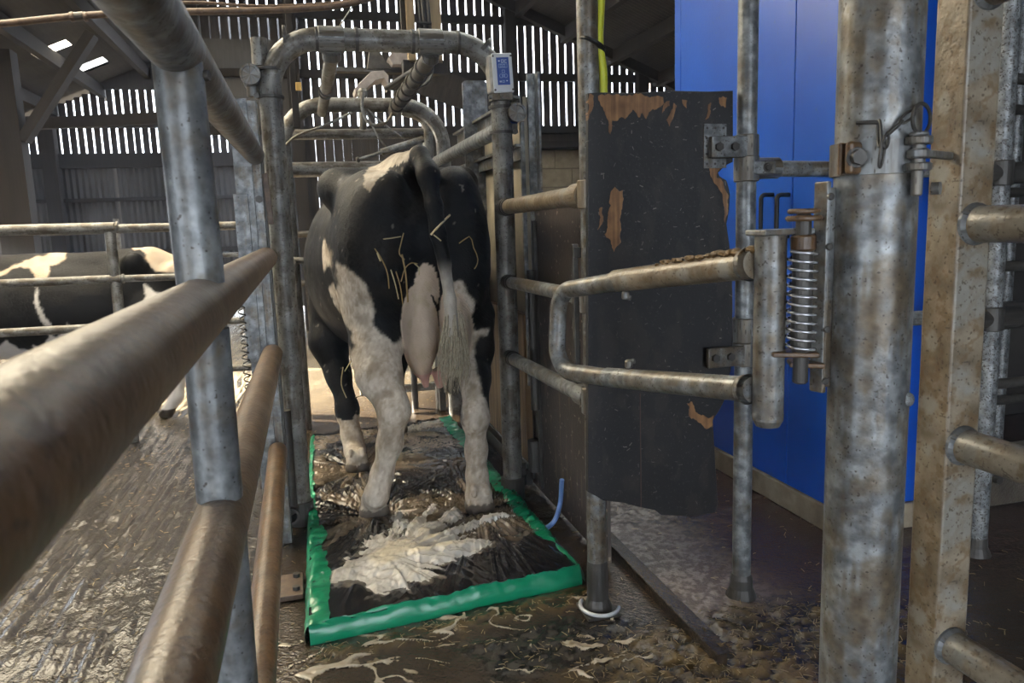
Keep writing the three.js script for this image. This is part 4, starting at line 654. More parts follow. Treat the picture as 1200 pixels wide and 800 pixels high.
// ------------------------------------------------------------------ rails in front of the second cow
{
  const f = thing('passage_fence', 'grey weathered tube fence with four rails in front of the second cow', 'fence');
  const z = -4.8, r = 0.026;
  [1.243, 0.955, 0.684, 0.40].forEach((y, i) => { part('rail', tube([V(-2.6, y + 0.01, z), V(-1.005, y, z)], i ? 0.024 : 0.03, { seg: 16 }), crateSteel, f); part('rail', tube([V(-1.01, y - (i ? 0 : 0.006), z), V(-0.28, y - 0.012, z)], i ? 0.02 : 0.024, { seg: 16 }), crateSteel, f); part('joint', rod(V(-1.0, y, z), V(-0.985, y, z), i ? 0.027 : 0.033, 16), crateSteel, f); });
  part('post', tube([V(-1.035, 0, z - 0.01), V(-1.035, 1.24, z - 0.01)], 0.03, { seg: 16 }), crateSteel, f);
  part('post', tube([V(-2.4, 0, z - 0.01), V(-2.4, 1.24, z - 0.01)], 0.03, { seg: 16 }), crateSteel, f);
  part('post', tube([V(-0.3, 0, z), V(-0.3, 1.24, z)], 0.022, { seg: 16 }), darkSteel, f);
  const h = thing('far_fence', 'dim tube rails behind the second cow near the far wall', 'fence');
  for (const y of [0.55, 0.9, 1.25]) part('rail', tube([V(-4.5, y, -10.6), V(-0.2, y, -10.6)], 0.03, { seg: 10 }), crateSteel, h);
  for (const x of [-4.2, -2.2, -0.4]) part('post', tube([V(x, 0, -10.6), V(x, 1.4, -10.6)], 0.035, { seg: 10 }), crateSteel, h);
  const k = thing('head_frame', 'thin dark posts and rails ahead of the cow', 'frame');
  part('post', tube([V(0.648, 0, -4.96), V(0.648, 1.3, -4.96)], 0.022, { seg: 12 }), darkSteel, k);
  part('post', box(0.79, 0.83, 0, 0.9, -4.86, -4.82), darkSteel, k);
  part('toe_rail', box(0.3, 1.2, 0.1, 0.15, -5.05, -5.02), galvDirty, k);
  part('rail', tube([V(-0.3, 0.7, -7.4), V(2.2, 0.7, -7.4)], 0.03, { seg: 12 }), darkSteel, k);
  part('rail', tube([V(-0.3, 1.15, -7.4), V(2.2, 1.15, -7.4)], 0.03, { seg: 12 }), darkSteel, k);
  part('post', tube([V(1.2, 0, -7.4), V(1.2, 1.3, -7.4)], 0.04, { seg: 12 }), darkSteel, k);
}
// ------------------------------------------------------------------ overhead pipes, hanging timber, boxes and cables
{
  const c = thing('overhead_pipe', 'pair of sagging brown pipes slung across the barn above the arch', 'pipe');
  const z = -4.3, pts = [[-60, 32], [0, 28], [90, 19], [160, 15], [260, 13], [340, 11], [400, 6], [440, -4], [520, -30]].map(([x, y]) => PZ(x, y, z));
  part('pipe', tube(pts, 0.017, { smooth: 60, seg: 12 }), rust, c); part('pipe', tube([[150, 6], [230, 3], [300, 7], [370, 5], [430, -2], [520, -34]].map(([x, y]) => PZ(x, y, z - 0.06)), 0.008, { smooth: 40, seg: 10 }), rust, c);
  for (const x of [82, 98]) part('coupling', rod(PZ(x, 20, z), PZ(x + 5, 19.5, z), 0.023, 14), rust, c);
  part('coupling', rod(PZ(83, 20, z), PZ(99, 18.5, z), 0.02, 14), darkSteel, c);
}
{
  const t = thing('hanging_timber', 'pale timber drop post with black cables tied along it above the arch', 'timber post');
  const z = -4.9; const q = (px, py) => PZ(px, py, z);
  const a = q(482, 38), b = q(511, 38);
  part('timber', box(a.x - 0.025, a.x + 0.025, 2.18, 4.5, z - 0.05, z), timberPale, t); part('timber', box(b.x - 0.035, b.x + 0.035, 2.18, 4.5, z - 0.05, z), timberPale, t);
  part('timber', box(a.x - 0.055, a.x - 0.028, 2.25, 4.5, z - 0.06, z - 0.02), timber, t);
  part('tie_block', box(a.x - 0.06, b.x + 0.06, 2.12, 2.2, z - 0.08, z + 0.0), timber, t);
  for (let k = 0; k < 4; k++) part('cable', tube([V(a.x + 0.045 + k * 0.018, 4.4, z + 0.02), V(a.x + 0.05 + k * 0.017, 2.6, z + 0.03 + 0.01 * (k % 2)), V(a.x + 0.055 + k * 0.016, 2.1, z + 0.03), V(0.55 + k * 0.018 - 0.02, 1.96, -4.5), V(0.55 + k * 0.01, 1.895, -3.6)], 0.011, { smooth: 30, seg: 8 }), k % 2 ? darkSteel : blackRubber, t);
  for (const y of [2.25, 2.4, 2.55]) part('cable_tie', box(a.x + 0.03, a.x + 0.12, y, y + 0.012, z - 0.01, z + 0.05), blackRubber, t);
  for (let k = 0; k < 7; k++) { const s = 0.12 + k * 0.12; part('strut_wrap', rod(V(lerp(0.545, 0.58, s), lerp(1.85, 1.87, s), lerp(-3.13, -4.72, s)), V(lerp(0.545, 0.58, s) + 0.001, lerp(1.85, 1.87, s), lerp(-3.13, -4.72, s) - 0.03), 0.041, 14), darkSteel, t); }
}
{
  const t = thing('cable_tray', 'dusty tray with tilted grey covers behind the front arch', 'tray');
  const z = -5.6, q = (x, y) => PZ(x, y, z);
  part('tray', bar(q(388, 82), q(478, 84), 0.08, 0.03), darkSteel, t);
  const dusty = std({ map: tex(256, 0.4, (u, v) => mix3([0.45, 0.43, 0.42], [0.70, 0.67, 0.66], tf(u, v, 10, 191, 4))), roughness: 0.8 });
  const cover = (pts, th, m) => { const h = new THREE.Shape(); pts.forEach(([x, y], i) => { const p = q(x, y); i ? h.lineTo(p.x, p.y) : h.moveTo(p.x, p.y); }); return boxmap(new THREE.ExtrudeGeometry(h, { depth: th, bevelEnabled: true, bevelSize: 0.004, bevelThickness: 0.004, bevelSegments: 1 }).translate(0, 0, z)); };
  part('cover', cover([[414, 110], [418, 105], [432, 91], [446, 90], [451, 95], [452, 108], [447, 97], [436, 100], [424, 112], [415, 114]], 0.2, dusty), dusty, t); part('cover', cover([[453, 73], [462, 60], [476, 58], [480, 70], [472, 80], [458, 80]], 0.15, dusty), dusty, t); part('gusset', cover([[433, 58], [441, 58], [452, 76], [470, 82], [430, 82]], 0.05, dusty), darkSteel, t);
  let ci = 0; for (const [l, r, lab] of [[[[425, 108], [425, 130], [434, 145], [452, 144], [462, 128], [466, 112]], 0.009, 'grey cable loop hanging below the rear arch'], [[[412, 132], [380, 147], [346, 160], [330, 175]], 0.007, 'thin pale wire running down to the left of the rear arch'], [[[430, 128], [452, 147], [470, 160]], 0.006, 'thin wire running down behind the cable loop'], [[[428, 128], [440, 155], [452, 172]], 0.005, 'thin wire hanging straight over the cow back'], [[[418, 0], [410, 12], [396, 34]], 0.004, 'thin wire dropping to the top of the front arch']]) solo('cable', tube(l.map(([x, y]) => PZ(x, y, -4.6 - ci * 0.03)), r, { smooth: 30, seg: 8 }), galvDirty, lab, 'cable'), ci++;
  const w = thing('air_ram', 'slim galvanised ram lying across just above the cow back', 'ram');
  const A = PZ(420, 187, -4.55), B = PZ(496, 163, -4.55); part('cylinder', tube([A.clone().lerp(B, 0.35), B], 0.02, { seg: 14 }), galvDirty, w); part('rod', tube([A, A.clone().lerp(B, 0.4)], 0.009, { seg: 10 }), galv, w); part('clevis', rod(A.clone().lerp(B, -0.03), A.clone().lerp(B, 0.02), 0.016, 12), darkSteel, w);
  solo('inspection_tag', box(PZ(346, 96, -4.5).x, PZ(353, 96, -4.5).x, PZ(346, 106, -4.5).y, PZ(346, 96, -4.5).y, -4.51, -4.5), std({ color: 0xcaa55c, roughness: 0.6 }), 'small yellow tag hanging behind the left arch post', 'tag');
  solo('tag_hanger', box(PZ(340, 96, -4.53).x, PZ(348, 96, -4.53).x, PZ(345, 150, -4.53).y, 2.6, -4.54, -4.515), timber, 'dark hanging lath behind the left arch post', 'lath');
}
// ------------------------------------------------------------------ control box on the arch
{
  const b = thing('control_box', 'white control box with blue keypad clamped to the right of the arch', 'control box');
  const zc = -3.06, c = PZ(586.5, 86, zc), W = 0.092, H = 0.142;
  const M = (geo) => geo.applyMatrix4(new THREE.Matrix4().makeRotationZ(0.045).setPosition(c.x, c.y, c.z));
  part('housing', M(box(-W / 2, W / 2, -H / 2, H / 2, -0.06, 0, 0.006)), std({ map: tex(256, 0.15, (u, v) => mix3([0.56, 0.53, 0.47], [0.80, 0.79, 0.76], tf(u, v, 6, 201, 4))), roughness: 0.5 }), b);
  const lid = part('lid', M(box(-W / 2 + 0.012, W / 2 + 0.002, -H / 2 - 0.004, H / 2 + 0.004, 0, 0.012, 0.004)), std({ color: 0xcfd3d6, roughness: 0.45 }), b);
  for (const [s, t] of [[-1, 1], [1, 1], [-1, -1], [1, -1]]) part('lid_screw', M(rod(V(s * 0.036 + 0.007, t * 0.064, 0.011), V(s * 0.036 + 0.007, t * 0.064, 0.0135), 0.0042, 10, 0.0005)), darkSteel, lid);
  const cv = document.createElement('canvas'); cv.width = 128; cv.height = 256; const x = cv.getContext('2d');
  x.fillStyle = '#1c4596'; x.fillRect(0, 0, 128, 256); x.strokeStyle = '#c6d3ea'; x.fillStyle = '#c6d3ea'; x.lineWidth = 5;
  x.fillRect(18, 26, 18, 14); x.strokeRect(52, 22, 20, 26); x.beginPath(); x.moveTo(108, 24); x.lineTo(84, 24); x.lineTo(84, 48); x.lineTo(108, 48); x.stroke();
  x.lineWidth = 4; x.strokeStyle = '#8fa8d4'; x.strokeRect(20, 62, 88, 32); x.strokeRect(36, 68, 18, 20); x.strokeRect(68, 68, 18, 20);
  x.strokeRect(52, 118, 26, 26); x.beginPath(); x.arc(40, 172, 17, 0, 7); x.stroke(); x.beginPath(); x.arc(88, 172, 17, 0, 7); x.stroke(); x.strokeRect(52, 160, 24, 22);
  x.fillRect(20, 216, 8, 16); x.fillRect(34, 216, 6, 16); x.strokeRect(50, 216, 20, 16); x.fillRect(90, 214, 14, 10);
  const t = new THREE.CanvasTexture(cv); t.colorSpace = THREE.SRGBColorSpace;
  const pg = new THREE.BoxGeometry(0.05, 0.104, 0.002).translate(0.008, 0.006, 0.0132); part('keypad', M(pg), std({ map: t, roughness: 0.35 }), lid, 'blue keypad with pale symbols');
  part('bracket', [M(box(-0.04, 0.045, -0.1, -0.072, -0.07, -0.005)), M(bar(V(-0.05, -0.085, -0.02), V(0.05, -0.088, -0.02), 0.02, 0.014)), M(hexbolt(V(0.0, -0.085, -0.004), V(0, 0, 1), 0.01, 0.014))], galvDirty, b);
}

// ------------------------------------------------------------------ animals: one continuous skin from joined round cones and ellipsoids
const cone = (a, b, ra, rb, tag = 0, k = 0.05) => { const d = b.clone().sub(a), L = d.length(); return { t: 0, a, b, d, L2: L * L, ra, rb, tag, k, m: Math.max(ra, rb) + L / 2, c: a.clone().add(b).multiplyScalar(0.5) }; };
const ell = (c, r, tag = 0, k = 0.06) => ({ t: 1, c, r, tag, k, m: Math.max(r.x, r.y, r.z) });
const len = (x, y, z) => Math.sqrt(x * x + y * y + z * z);
function pd(p, x, y, z) {
  if (p.t === 0) { const ax = x - p.a.x, ay = y - p.a.y, az = z - p.a.z; let h = (ax * p.d.x + ay * p.d.y + az * p.d.z) / p.L2; h = h < 0 ? 0 : h > 1 ? 1 : h; return len(ax - p.d.x * h, ay - p.d.y * h, az - p.d.z * h) - (p.ra + (p.rb - p.ra) * h); }
  const r = p.r, qx = (x - p.c.x) / r.x, qy = (y - p.c.y) / r.y, qz = (z - p.c.z) / r.z, k0 = len(qx, qy, qz), k1 = len(qx / r.x, qy / r.y, qz / r.z); return k1 < 1e-6 ? -Math.min(r.x, r.y, r.z) : k0 * (k0 - 1) / k1;
}
function field(prims) {
  return (x, y, z) => { let d = 1e3; for (const p of prims) { const lb = len(x - p.c.x, y - p.c.y, z - p.c.z) - p.m; if (lb > d + 0.15 || lb > 0.6) { if (d > 100) d = Math.min(d, lb); continue; } const e = pd(p, x, y, z), k = p.k, h = Math.max(k - Math.abs(d - e), 0) / k; d = Math.min(d, e) - h * h * k * 0.25; } return d; };
}
function skin(f, lo, hi, s, color, warp) {                // naive surface nets
  const nx = Math.ceil((hi.x - lo.x) / s), ny = Math.ceil((hi.y - lo.y) / s), nz = Math.ceil((hi.z - lo.z) / s), S = new Float32Array((nx + 1) * (ny + 1) * (nz + 1)), B = 6, at = (i, j, k) => (k * (ny + 1) + j) * (nx + 1) + i;
  for (let k = 0; k <= nz; k += B) for (let j = 0; j <= ny; j += B) for (let i = 0; i <= nx; i += B) {
    const c = f(lo.x + (i + B / 2) * s, lo.y + (j + B / 2) * s, lo.z + (k + B / 2) * s), far = Math.abs(c) > B * s * 1.25 + 0.03;
    for (let w = k; w < Math.min(k + B, nz + 1); w++) for (let v = j; v < Math.min(j + B, ny + 1); v++) for (let u = i; u < Math.min(i + B, nx + 1); u++) S[at(u, v, w)] = far ? c : f(lo.x + u * s, lo.y + v * s, lo.z + w * s);
  }
  const id = new Int32Array(S.length).fill(-1), pos = [], idx = []; let n = 0;
  const E = [[0, 1], [0, 2], [0, 4], [1, 3], [1, 5], [2, 3], [2, 6], [3, 7], [4, 5], [4, 6], [5, 7], [6, 7]];
  for (let k = 0; k < nz; k++) for (let j = 0; j < ny; j++) for (let i = 0; i < nx; i++) {
    const v = []; let neg = 0; for (let q = 0; q < 8; q++) { const d = S[at(i + (q & 1), j + ((q >> 1) & 1), k + (q >> 2))]; v.push(d); if (d < 0) neg++; }
    if (neg === 0 || neg === 8) continue;
    let x = 0, y = 0, z = 0, c = 0; for (const [a, b] of E) if ((v[a] < 0) !== (v[b] < 0)) { const t = v[a] / (v[a] - v[b]); x += lerp(a & 1, b & 1, t); y += lerp((a >> 1) & 1, (b >> 1) & 1, t); z += lerp(a >> 2, b >> 2, t); c++; }
    id[at(i, j, k)] = n++; pos.push(lo.x + (i + x / c) * s, lo.y + (j + y / c) * s, lo.z + (k + z / c) * s);
  }
  const quad = (a, b, c, d, flip) => { if (a < 0 || b < 0 || c < 0 || d < 0) return; flip ? idx.push(a, c, b, a, d, c) : idx.push(a, b, c, a, c, d); };
  for (let k = 1; k < nz; k++) for (let j = 1; j < ny; j++) for (let i = 1; i < nx; i++) {
    const o = S[at(i, j, k)] < 0;
    if (o !== (S[at(i + 1, j, k)] < 0)) quad(id[at(i, j - 1, k - 1)], id[at(i, j, k - 1)], id[at(i, j, k)], id[at(i, j - 1, k)], !o);
    if (o !== (S[at(i, j + 1, k)] < 0)) quad(id[at(i - 1, j, k - 1)], id[at(i - 1, j, k)], id[at(i, j, k)], id[at(i, j, k - 1)], !o);
    if (o !== (S[at(i, j, k + 1)] < 0)) quad(id[at(i - 1, j - 1, k)], id[at(i, j - 1, k)], id[at(i, j, k)], id[at(i - 1, j, k)], !o);
  }
  const nor = new Float32Array(pos.length), col = new Float32Array(pos.length), uv = new Float32Array(n * 2), e = s * 0.8;
  for (let i = 0; i < n; i++) {
    const x = pos[i * 3], y = pos[i * 3 + 1], z = pos[i * 3 + 2]; const g = V(f(x + e, y, z) - f(x - e, y, z), f(x, y + e, z) - f(x, y - e, z), f(x, y, z + e) - f(x, y, z - e)).normalize();
    if (!Number.isFinite(g.x)) g.set(0, 1, 0); nor.set([g.x, g.y, g.z], i * 3); col.set(color(x, y, z, g), i * 3); uv.set([0.7 * x + 0.7 * z, y + 0.5 * x - 0.5 * z], i * 2);
  }
  const geo = new THREE.BufferGeometry(); geo.setAttribute('position', new THREE.Float32BufferAttribute(pos, 3)); geo.setAttribute('normal', new THREE.BufferAttribute(nor, 3)); geo.setAttribute('color', new THREE.BufferAttribute(col, 3)); geo.setAttribute('uv', new THREE.BufferAttribute(uv, 2)); geo.setIndex(idx); return geo;
}
const inPoly = (l, x, y) => { let c = false; for (let i = 0, j = l.length - 1; i < l.length; j = i++) if ((l[i][1] > y) !== (l[j][1] > y) && x < (l[j][0] - l[i][0]) * (y - l[i][1]) / (l[j][1] - l[i][1]) + l[i][0]) c = !c; return c; };
const hairB = tex(256, 0.06, (u, v) => grey(0.6 * tn(u, v * 1, 64, 95) * tn(u, v, 8, 96) + 0.4 * tf(u, v, 24, 97, 3)), false);
const coat = phy({ vertexColors: true, specularIntensity: 0.3, roughness: 0.46, sheen: 0.06, sheenRoughness: 0.45, sheenColor: new THREE.Color(0.6, 0.7, 0.85), bumpMap: hairB, bumpScale: 0.0025 });
const BLACK = [0.0050, 0.0055, 0.0068], WHITE = [0.62, 0.56, 0.47];

// ---- the cow in the crate, seen from behind
const tail = [[492, 181, -3.0], [502, 205, -2.93], [508, 240, -2.9], [513, 275, -2.89], [521, 310, -2.88], [527, 350, -2.87], [531, 395, -2.87], [533, 425, -2.87]].map(([a, b, z]) => PZ(a, b, z));
{
  const P = (px, py, z) => PZ(px, py, z), prims = [];
  const add = (...a) => prims.push(...a);
  // trunk
  add(ell(V(0.405, 1.0, -4.02), V(0.40, 0.455, 0.82), 0, 0.1), ell(V(0.44, 1.13, -3.42), V(0.325, 0.265, 0.42), 0, 0.1), ell(V(0.40, 1.08, -4.6), V(0.31, 0.38, 0.42), 0, 0.12));
  add(cone(V(0.445, 1.415, -3.2), V(0.43, 1.42, -4.5), 0.055, 0.065, 0, 0.12));
  add(cone(V(0.165, 1.375, -3.46), V(0.40, 1.38, -3.44), 0.07, 0.07, 0, 0.09), cone(V(0.705, 1.375, -3.44), V(0.46, 1.38, -3.44), 0.07, 0.07, 0, 0.09));
  add(cone(V(0.165, 1.36, -3.46), V(0.33, 1.315, -3.1), 0.055, 0.055, 0, 0.08), cone(V(0.705, 1.36, -3.44), V(0.585, 1.315, -3.1), 0.055, 0.055, 0, 0.08));
  add(ell(V(0.345, 1.345, -3.05), V(0.062, 0.07, 0.075), 0, 0.05), ell(V(0.595, 1.345, -3.05), V(0.058, 0.07, 0.075), 0, 0.05));
  add(cone(V(0.462, 1.452, -3.05), V(0.445, 1.43, -3.4), 0.042, 0.06, 0, 0.07));
  // thighs
  add(ell(V(0.268, 1.06, -3.2), V(0.158, 0.36, 0.225), 0, 0.08), ell(V(0.635, 1.06, -3.19), V(0.12, 0.37, 0.225), 0, 0.08));
  add(ell(V(0.30, 1.12, -3.08), V(0.12, 0.24, 0.11), 0, 0.08), ell(V(0.595, 1.16, -3.08), V(0.10, 0.21, 0.11), 0, 0.08));
  // hind legs
  const LH = [P(440, 370, -3.16), P(441, 408, -3.1), P(444, 440, -3.03), P(461, 482, -2.95), P(456, 520, -2.97), P(448, 556, -2.97), P(441, 580, -2.965)], lr = [0.118, 0.098, 0.084, 0.058, 0.046, 0.04, 0.046];
  for (let i = 0; i < LH.length - 1; i++) add(cone(LH[i], LH[i + 1], lr[i], lr[i + 1], 0, 0.04));
  add(cone(lift(LH[3], 0.028, 0.0, 0.035), LH[2].clone().add(V(0.03, 0.06, 0.02)), 0.03, 0.03, 0, 0.035));
  const RH = [P(557, 370, -3.15), P(559, 408, -3.1), P(558, 445, -3.03), P(557, 490, -2.95), P(558, 525, -2.97), P(559, 558, -2.97), P(561, 578, -2.965)], rl = [0.088, 0.066, 0.057, 0.051, 0.041, 0.037, 0.045];
  for (let i = 0; i < RH.length - 1; i++) add(cone(RH[i], RH[i + 1], rl[i], rl[i + 1], 0, 0.04));
  add(cone(lift(RH[3], 0, 0.01, 0.03), RH[2].clone().add(V(0, 0.05, 0.03)), 0.032, 0.026, 0, 0.05));
  // fore legs
  const LF = [V(0.16, 0.95, -4.25), P(386, 400, -4.1), P(397, 440, -4.02), P(407, 480, -3.93), P(412, 510, -3.89), P(416, 528, -3.86)], lf = [0.14, 0.095, 0.06, 0.052, 0.042, 0.05];
  for (let i = 0; i < LF.length - 1; i++) add(cone(LF[i], LF[i + 1], lf[i], lf[i + 1], 0, 0.05));
  const RF = [V(0.6, 0.95, -4.3), V(0.56, 0.7, -4.32), V(0.47, 0.45, -4.3), V(0.45, 0.25, -4.3), V(0.45, 0.13, -4.3)], rf = [0.14, 0.09, 0.055, 0.042, 0.048];
  for (let i = 0; i < RF.length - 1; i++) add(cone(RF[i], RF[i + 1], rf[i], rf[i + 1], 0, 0.05));
  // hooves: two claws each, pointing forward
  HOOVES.forEach(([x, z], k) => { const y = 0.062, r = k < 2 ? 0.034 : 0.032, top = [LH[6], RH[6], LF[5], RF[4]][k]; add(cone(top, V(x, y + 0.03, z), 0.046, 0.05, 0, 0.03)); for (const s of [-1, 1]) add(cone(V(x + s * 0.026, y + 0.075, z + 0.04), V(x + s * 0.03, y + 0.055, z + 0.056), 0.014, 0.009, 0, 0.012)); for (const s of [-1, 1]) add(cone(V(x + s * 0.027, y - 0.012, z + 0.018), V(x + s * 0.024, y - 0.02, z - 0.06), r, r * 0.7, 3, 0.012)); });
  // udder and teats
  add(ell(P(490, 382, -3.12), V(0.073, 0.215, 0.17), 2, 0.02), cone(P(498, 318, -3.06), P(494, 370, -3.08), 0.05, 0.075, 2, 0.03), ell(P(528, 378, -3.13), V(0.078, 0.215, 0.17), 2, 0.02), cone(P(524, 318, -3.08), P(527, 370, -3.09), 0.045, 0.07, 2, 0.03));
  for (const [a, b] of [[497, 436], [513, 437], [520, 432]]) add(cone(P(a, b, -3.12), P(a + 2, b + 15, -3.12), 0.022, 0.014, 2, 0.02));
  // tail
  for (let i = 0; i < tail.length - 1; i++) add(cone(tail[i], tail[i + 1], [0.038, 0.036, 0.034, 0.03, 0.026, 0.024, 0.024][i], [0.036, 0.034, 0.03, 0.026, 0.024, 0.024, 0.026][i], 1, i < 2 ? 0.05 : 0.012));
  // neck and head, low in the manger
  add(cone(V(0.41, 1.12, -4.75), V(0.42, 1.0, -5.3), 0.22, 0.14, 0, 0.1), cone(V(0.42, 1.0, -5.3), V(0.42, 0.72, -5.62), 0.13, 0.075, 0, 0.05));
  for (const s of [-1, 1]) add(cone(V(0.42 + s * 0.11, 1.06, -5.3), V(0.42 + s * 0.24, 1.06, -5.27), 0.035, 0.02, 0, 0.03), cone(V(0.42 + s * 0.1, 0.95, -5.42), V(0.42 + s * 0.105, 0.94, -5.43), 0.026, 0.02, 0, 0.02));
  const f0 = field(prims), f = (x, y, z) => { const d = f0(x, y, z); return Math.abs(d) > 0.04 ? d : d + (fb(x * 9, y * 9, z * 9, 2) - 0.5) * 0.012; };
  const tailF = prims.filter((p) => p.tag === 1), udder = prims.filter((p) => p.tag === 2), claw = prims.filter((p) => p.tag === 3);
  const near = (l, x, y, z) => { let d = 9; for (const p of l) d = Math.min(d, pd(p, x, y, z)); return d; };
  // markings as outlines on the hindquarters, looking along the spine
  const Q = (l) => l.map(([a, b]) => { const p = PZ(a, b, -3.05); return [p.x, p.y]; });
  const white = [
    Q([[396, 305], [403, 311], [414, 320], [424, 329], [432, 343], [436, 360], [437, 380], [446, 390], [458, 400], [468, 400], [474, 390], [478, 365], [482, 340], [490, 330], [490, 480], [470, 660], [380, 660], [405, 430], [414, 404], [412, 388], [400, 374], [391, 356], [388, 350], [398, 338], [394, 322]]),
    Q([[379, 275], [383, 285], [390, 298], [390, 314], [385, 322], [381, 335], [378, 330], [375, 312], [375, 292]]),
    Q([[528, 330], [536, 328], [544, 342], [552, 352], [553, 362], [549, 372], [555, 387], [574, 386], [573, 392], [562, 394], [556, 402], [553, 425], [558, 455], [566, 475], [590, 482], [590, 660], [530, 660], [536, 440], [528, 400]])];
  const stripe = Q([[436, 193], [452, 180], [466, 172], [482, 168], [496, 167], [502, 176], [488, 184], [470, 190], [458, 197], [449, 207], [439, 221], [430, 226], [424, 216], [430, 204]]);
  const color = (x, y, z, n) => {
    const w = 0.022, jx = x + (fb(x * 38, y * 38, z * 20, 3) - 0.5) * w, jy = y + (fb(x * 30 + 9, y * 30, z * 20, 3) - 0.5) * w * 1.4, g = fb(x * 130, y * 60, z * 130, 2), g2 = fb(x * 14, y * 14, z * 14, 3);
    if (near(claw, x, y, z) < 0.006 && y < 0.07) return mix3([0.09, 0.075, 0.06], [0.2, 0.17, 0.135], g2);
    const td = near(tailF, x, y, z);
    if (td < 0.012 && z > -2.97) { const t = sst(1.10, 1.0, y + (g2 - 0.5) * 0.1); return mix3(BLACK, mix3([0.28, 0.26, 0.23], [0.60, 0.56, 0.49], g * 0.6 + sst(1.0, 0.8, y) * 0.4), t); }
    const ud = near(udder, x, y, z);
    if (ud < 0.010 && x > 0.345 && x < 0.66 && y < 1.06 && z > -3.34) { const c = mix3([0.47, 0.36, 0.27], [0.64, 0.53, 0.415], g2); return mix3(c, y < 0.6 ? [0.60, 0.33, 0.29] : [0.44, 0.35, 0.22], y < 0.6 ? 0.8 : sst(0.5, 0.7, fb(x * 30, y * 22, z * 30, 3)) * 0.6); }
    let isW = 0;
    if (z > -3.5) { for (const [ox, oy] of [[0, 0], [0.005, 0.002], [-0.005, -0.002], [0.002, -0.005], [-0.002, 0.005]]) if (white.some((l) => inPoly(l, jx + ox, jy + oy))) isW += 0.2; }
    // pale stripe over the spine before the tail head
    if (z > -3.95 && z < -3.0 && inPoly(stripe, jx, jy)) isW = 0.92;
    if (z <= -3.5 && y < 0.72 + (g2 - 0.5) * 0.1 && z > -4.05 && x > 0.24) isW = 0.45;       // belly
    if (z < -3.6 && y < 0.25 + (g2 - 0.5) * 0.08) isW = 1;   // pale stocking on the fore legs
    let c = isW ? mix3(mix3([0.31, 0.24, 0.165], [0.68, 0.62, 0.53], cl(g * 1.1 + g2 * 0.9 - 0.42)), [0.22, 0.165, 0.105], sst(0.5, 0.7, fb(x * 18, y * 18, z * 18, 4)) * 0.6) : mix3(BLACK, [0.014, 0.0115, 0.0095], sst(0.5, 0.75, fb(x * 7, y * 7, z * 7, 3)) * 0.8);
    if (isW && isW < 0.99) c = mix3(BLACK, c, isW); 
    if (!isW && fb(x * 60, y * 45, z * 60, 3) > 0.75 && g2 > 0.55) c = [0.17, 0.15, 0.13];   // dried flecks
    return c;
  };
  const geo = skin(f, V(-0.1, 0, -5.75), V(0.86, 1.56, -2.72), 0.0082, color);
  const cow = solo('cow', geo, coat, 'black and white dairy cow seen from behind, standing on the footbath mat', 'cow');
  // switch of the tail: combed strands
  const strands = [], end = tail[7]; for (let k = 0; k < 220; k++) { const a = rr(0, 6.28), r = rr(0, 0.045), s = V(end.x + r * Math.cos(a) * 0.9, end.y + rr(0.03, 0.22), end.z + r * Math.sin(a) * 0.8), L = rr(0.07, 0.16); const e = V(end.x - 0.012 + r * Math.cos(a) * 1.3 + rr(-0.01, 0.01), end.y - L + 0.04, end.z + r * Math.sin(a) * 1.2); const m2 = s.clone().lerp(e, 0.5).add(V(rr(-0.008, 0.008) + Math.cos(a) * 0.012, 0, Math.sin(a) * 0.012)); strands.push(tube([s, m2, e], rr(0.0022, 0.0045), { smooth: 6, seg: 5, rad: (t) => 1.0 - 0.8 * t })); }
  part('tail_switch', strands, std({ map: tex(128, 0.1, (u, v) => mix3([0.5, 0.45, 0.37], [0.82, 0.79, 0.70], tf(u, v, 12, 211, 3))), roughness: 0.7 }), cow, 'dirty cream tail switch');
  const lower = []; for (let k = 0; k < 46; k++) { const a = rr(0, 6.28), s = V(end.x - 0.012 + 0.016 * Math.cos(a), end.y - 0.055, end.z + 0.02 * Math.sin(a)); lower.push(tube([s, lift(s, rr(-0.008, 0.008), -0.03, 0), lift(s, rr(-0.014, 0.014), -rr(0.04, 0.07), 0)], 0.005, { smooth: 5, seg: 5, rad: (t) => 1 - 0.7 * t })); }
  part('switch_tip', lower, std({ color: 0x50493c, roughness: 0.7 }), cow, 'muddy dark tip of the tail switch');
  // straw clinging to the hair
  const straw = std({ color: 0x9c8253, roughness: 0.6 }), pale = std({ color: 0xb9aa82, roughness: 0.6 });
  const stick = (l, m, r = 0.0024) => {
    const [sx, sy] = l[0], where = sy > 400 ? 'tangled in the flank above the fore leg' : sx < 500 ? 'clinging to the left thigh' : sx < 530 ? 'caught across the tail' : 'bent on the right thigh';
    const pts = l.map(([a, b]) => { if (sy > 400) return PZ(a, b, -3.32); const d = ray(a, b); let t = 2.6 / F; for (let i = 0; i < 60; i++) { const q = d.clone().multiplyScalar(t).add(EYE), e = f(q.x, q.y, q.z); if (e < 0.004) break; t += Math.max(e * 0.8, 0.002) / F; } if (t * F > 4.6) return PZ(a, b, -3.6); return d.multiplyScalar(t).add(EYE); });
    solo('straw_stalk', tube(pts, r, { smooth: 10, seg: 6 }), m, 'dry straw stalk ' + where + ' of the cow', 'straw', 'straw stalks clinging to the cow');
  };
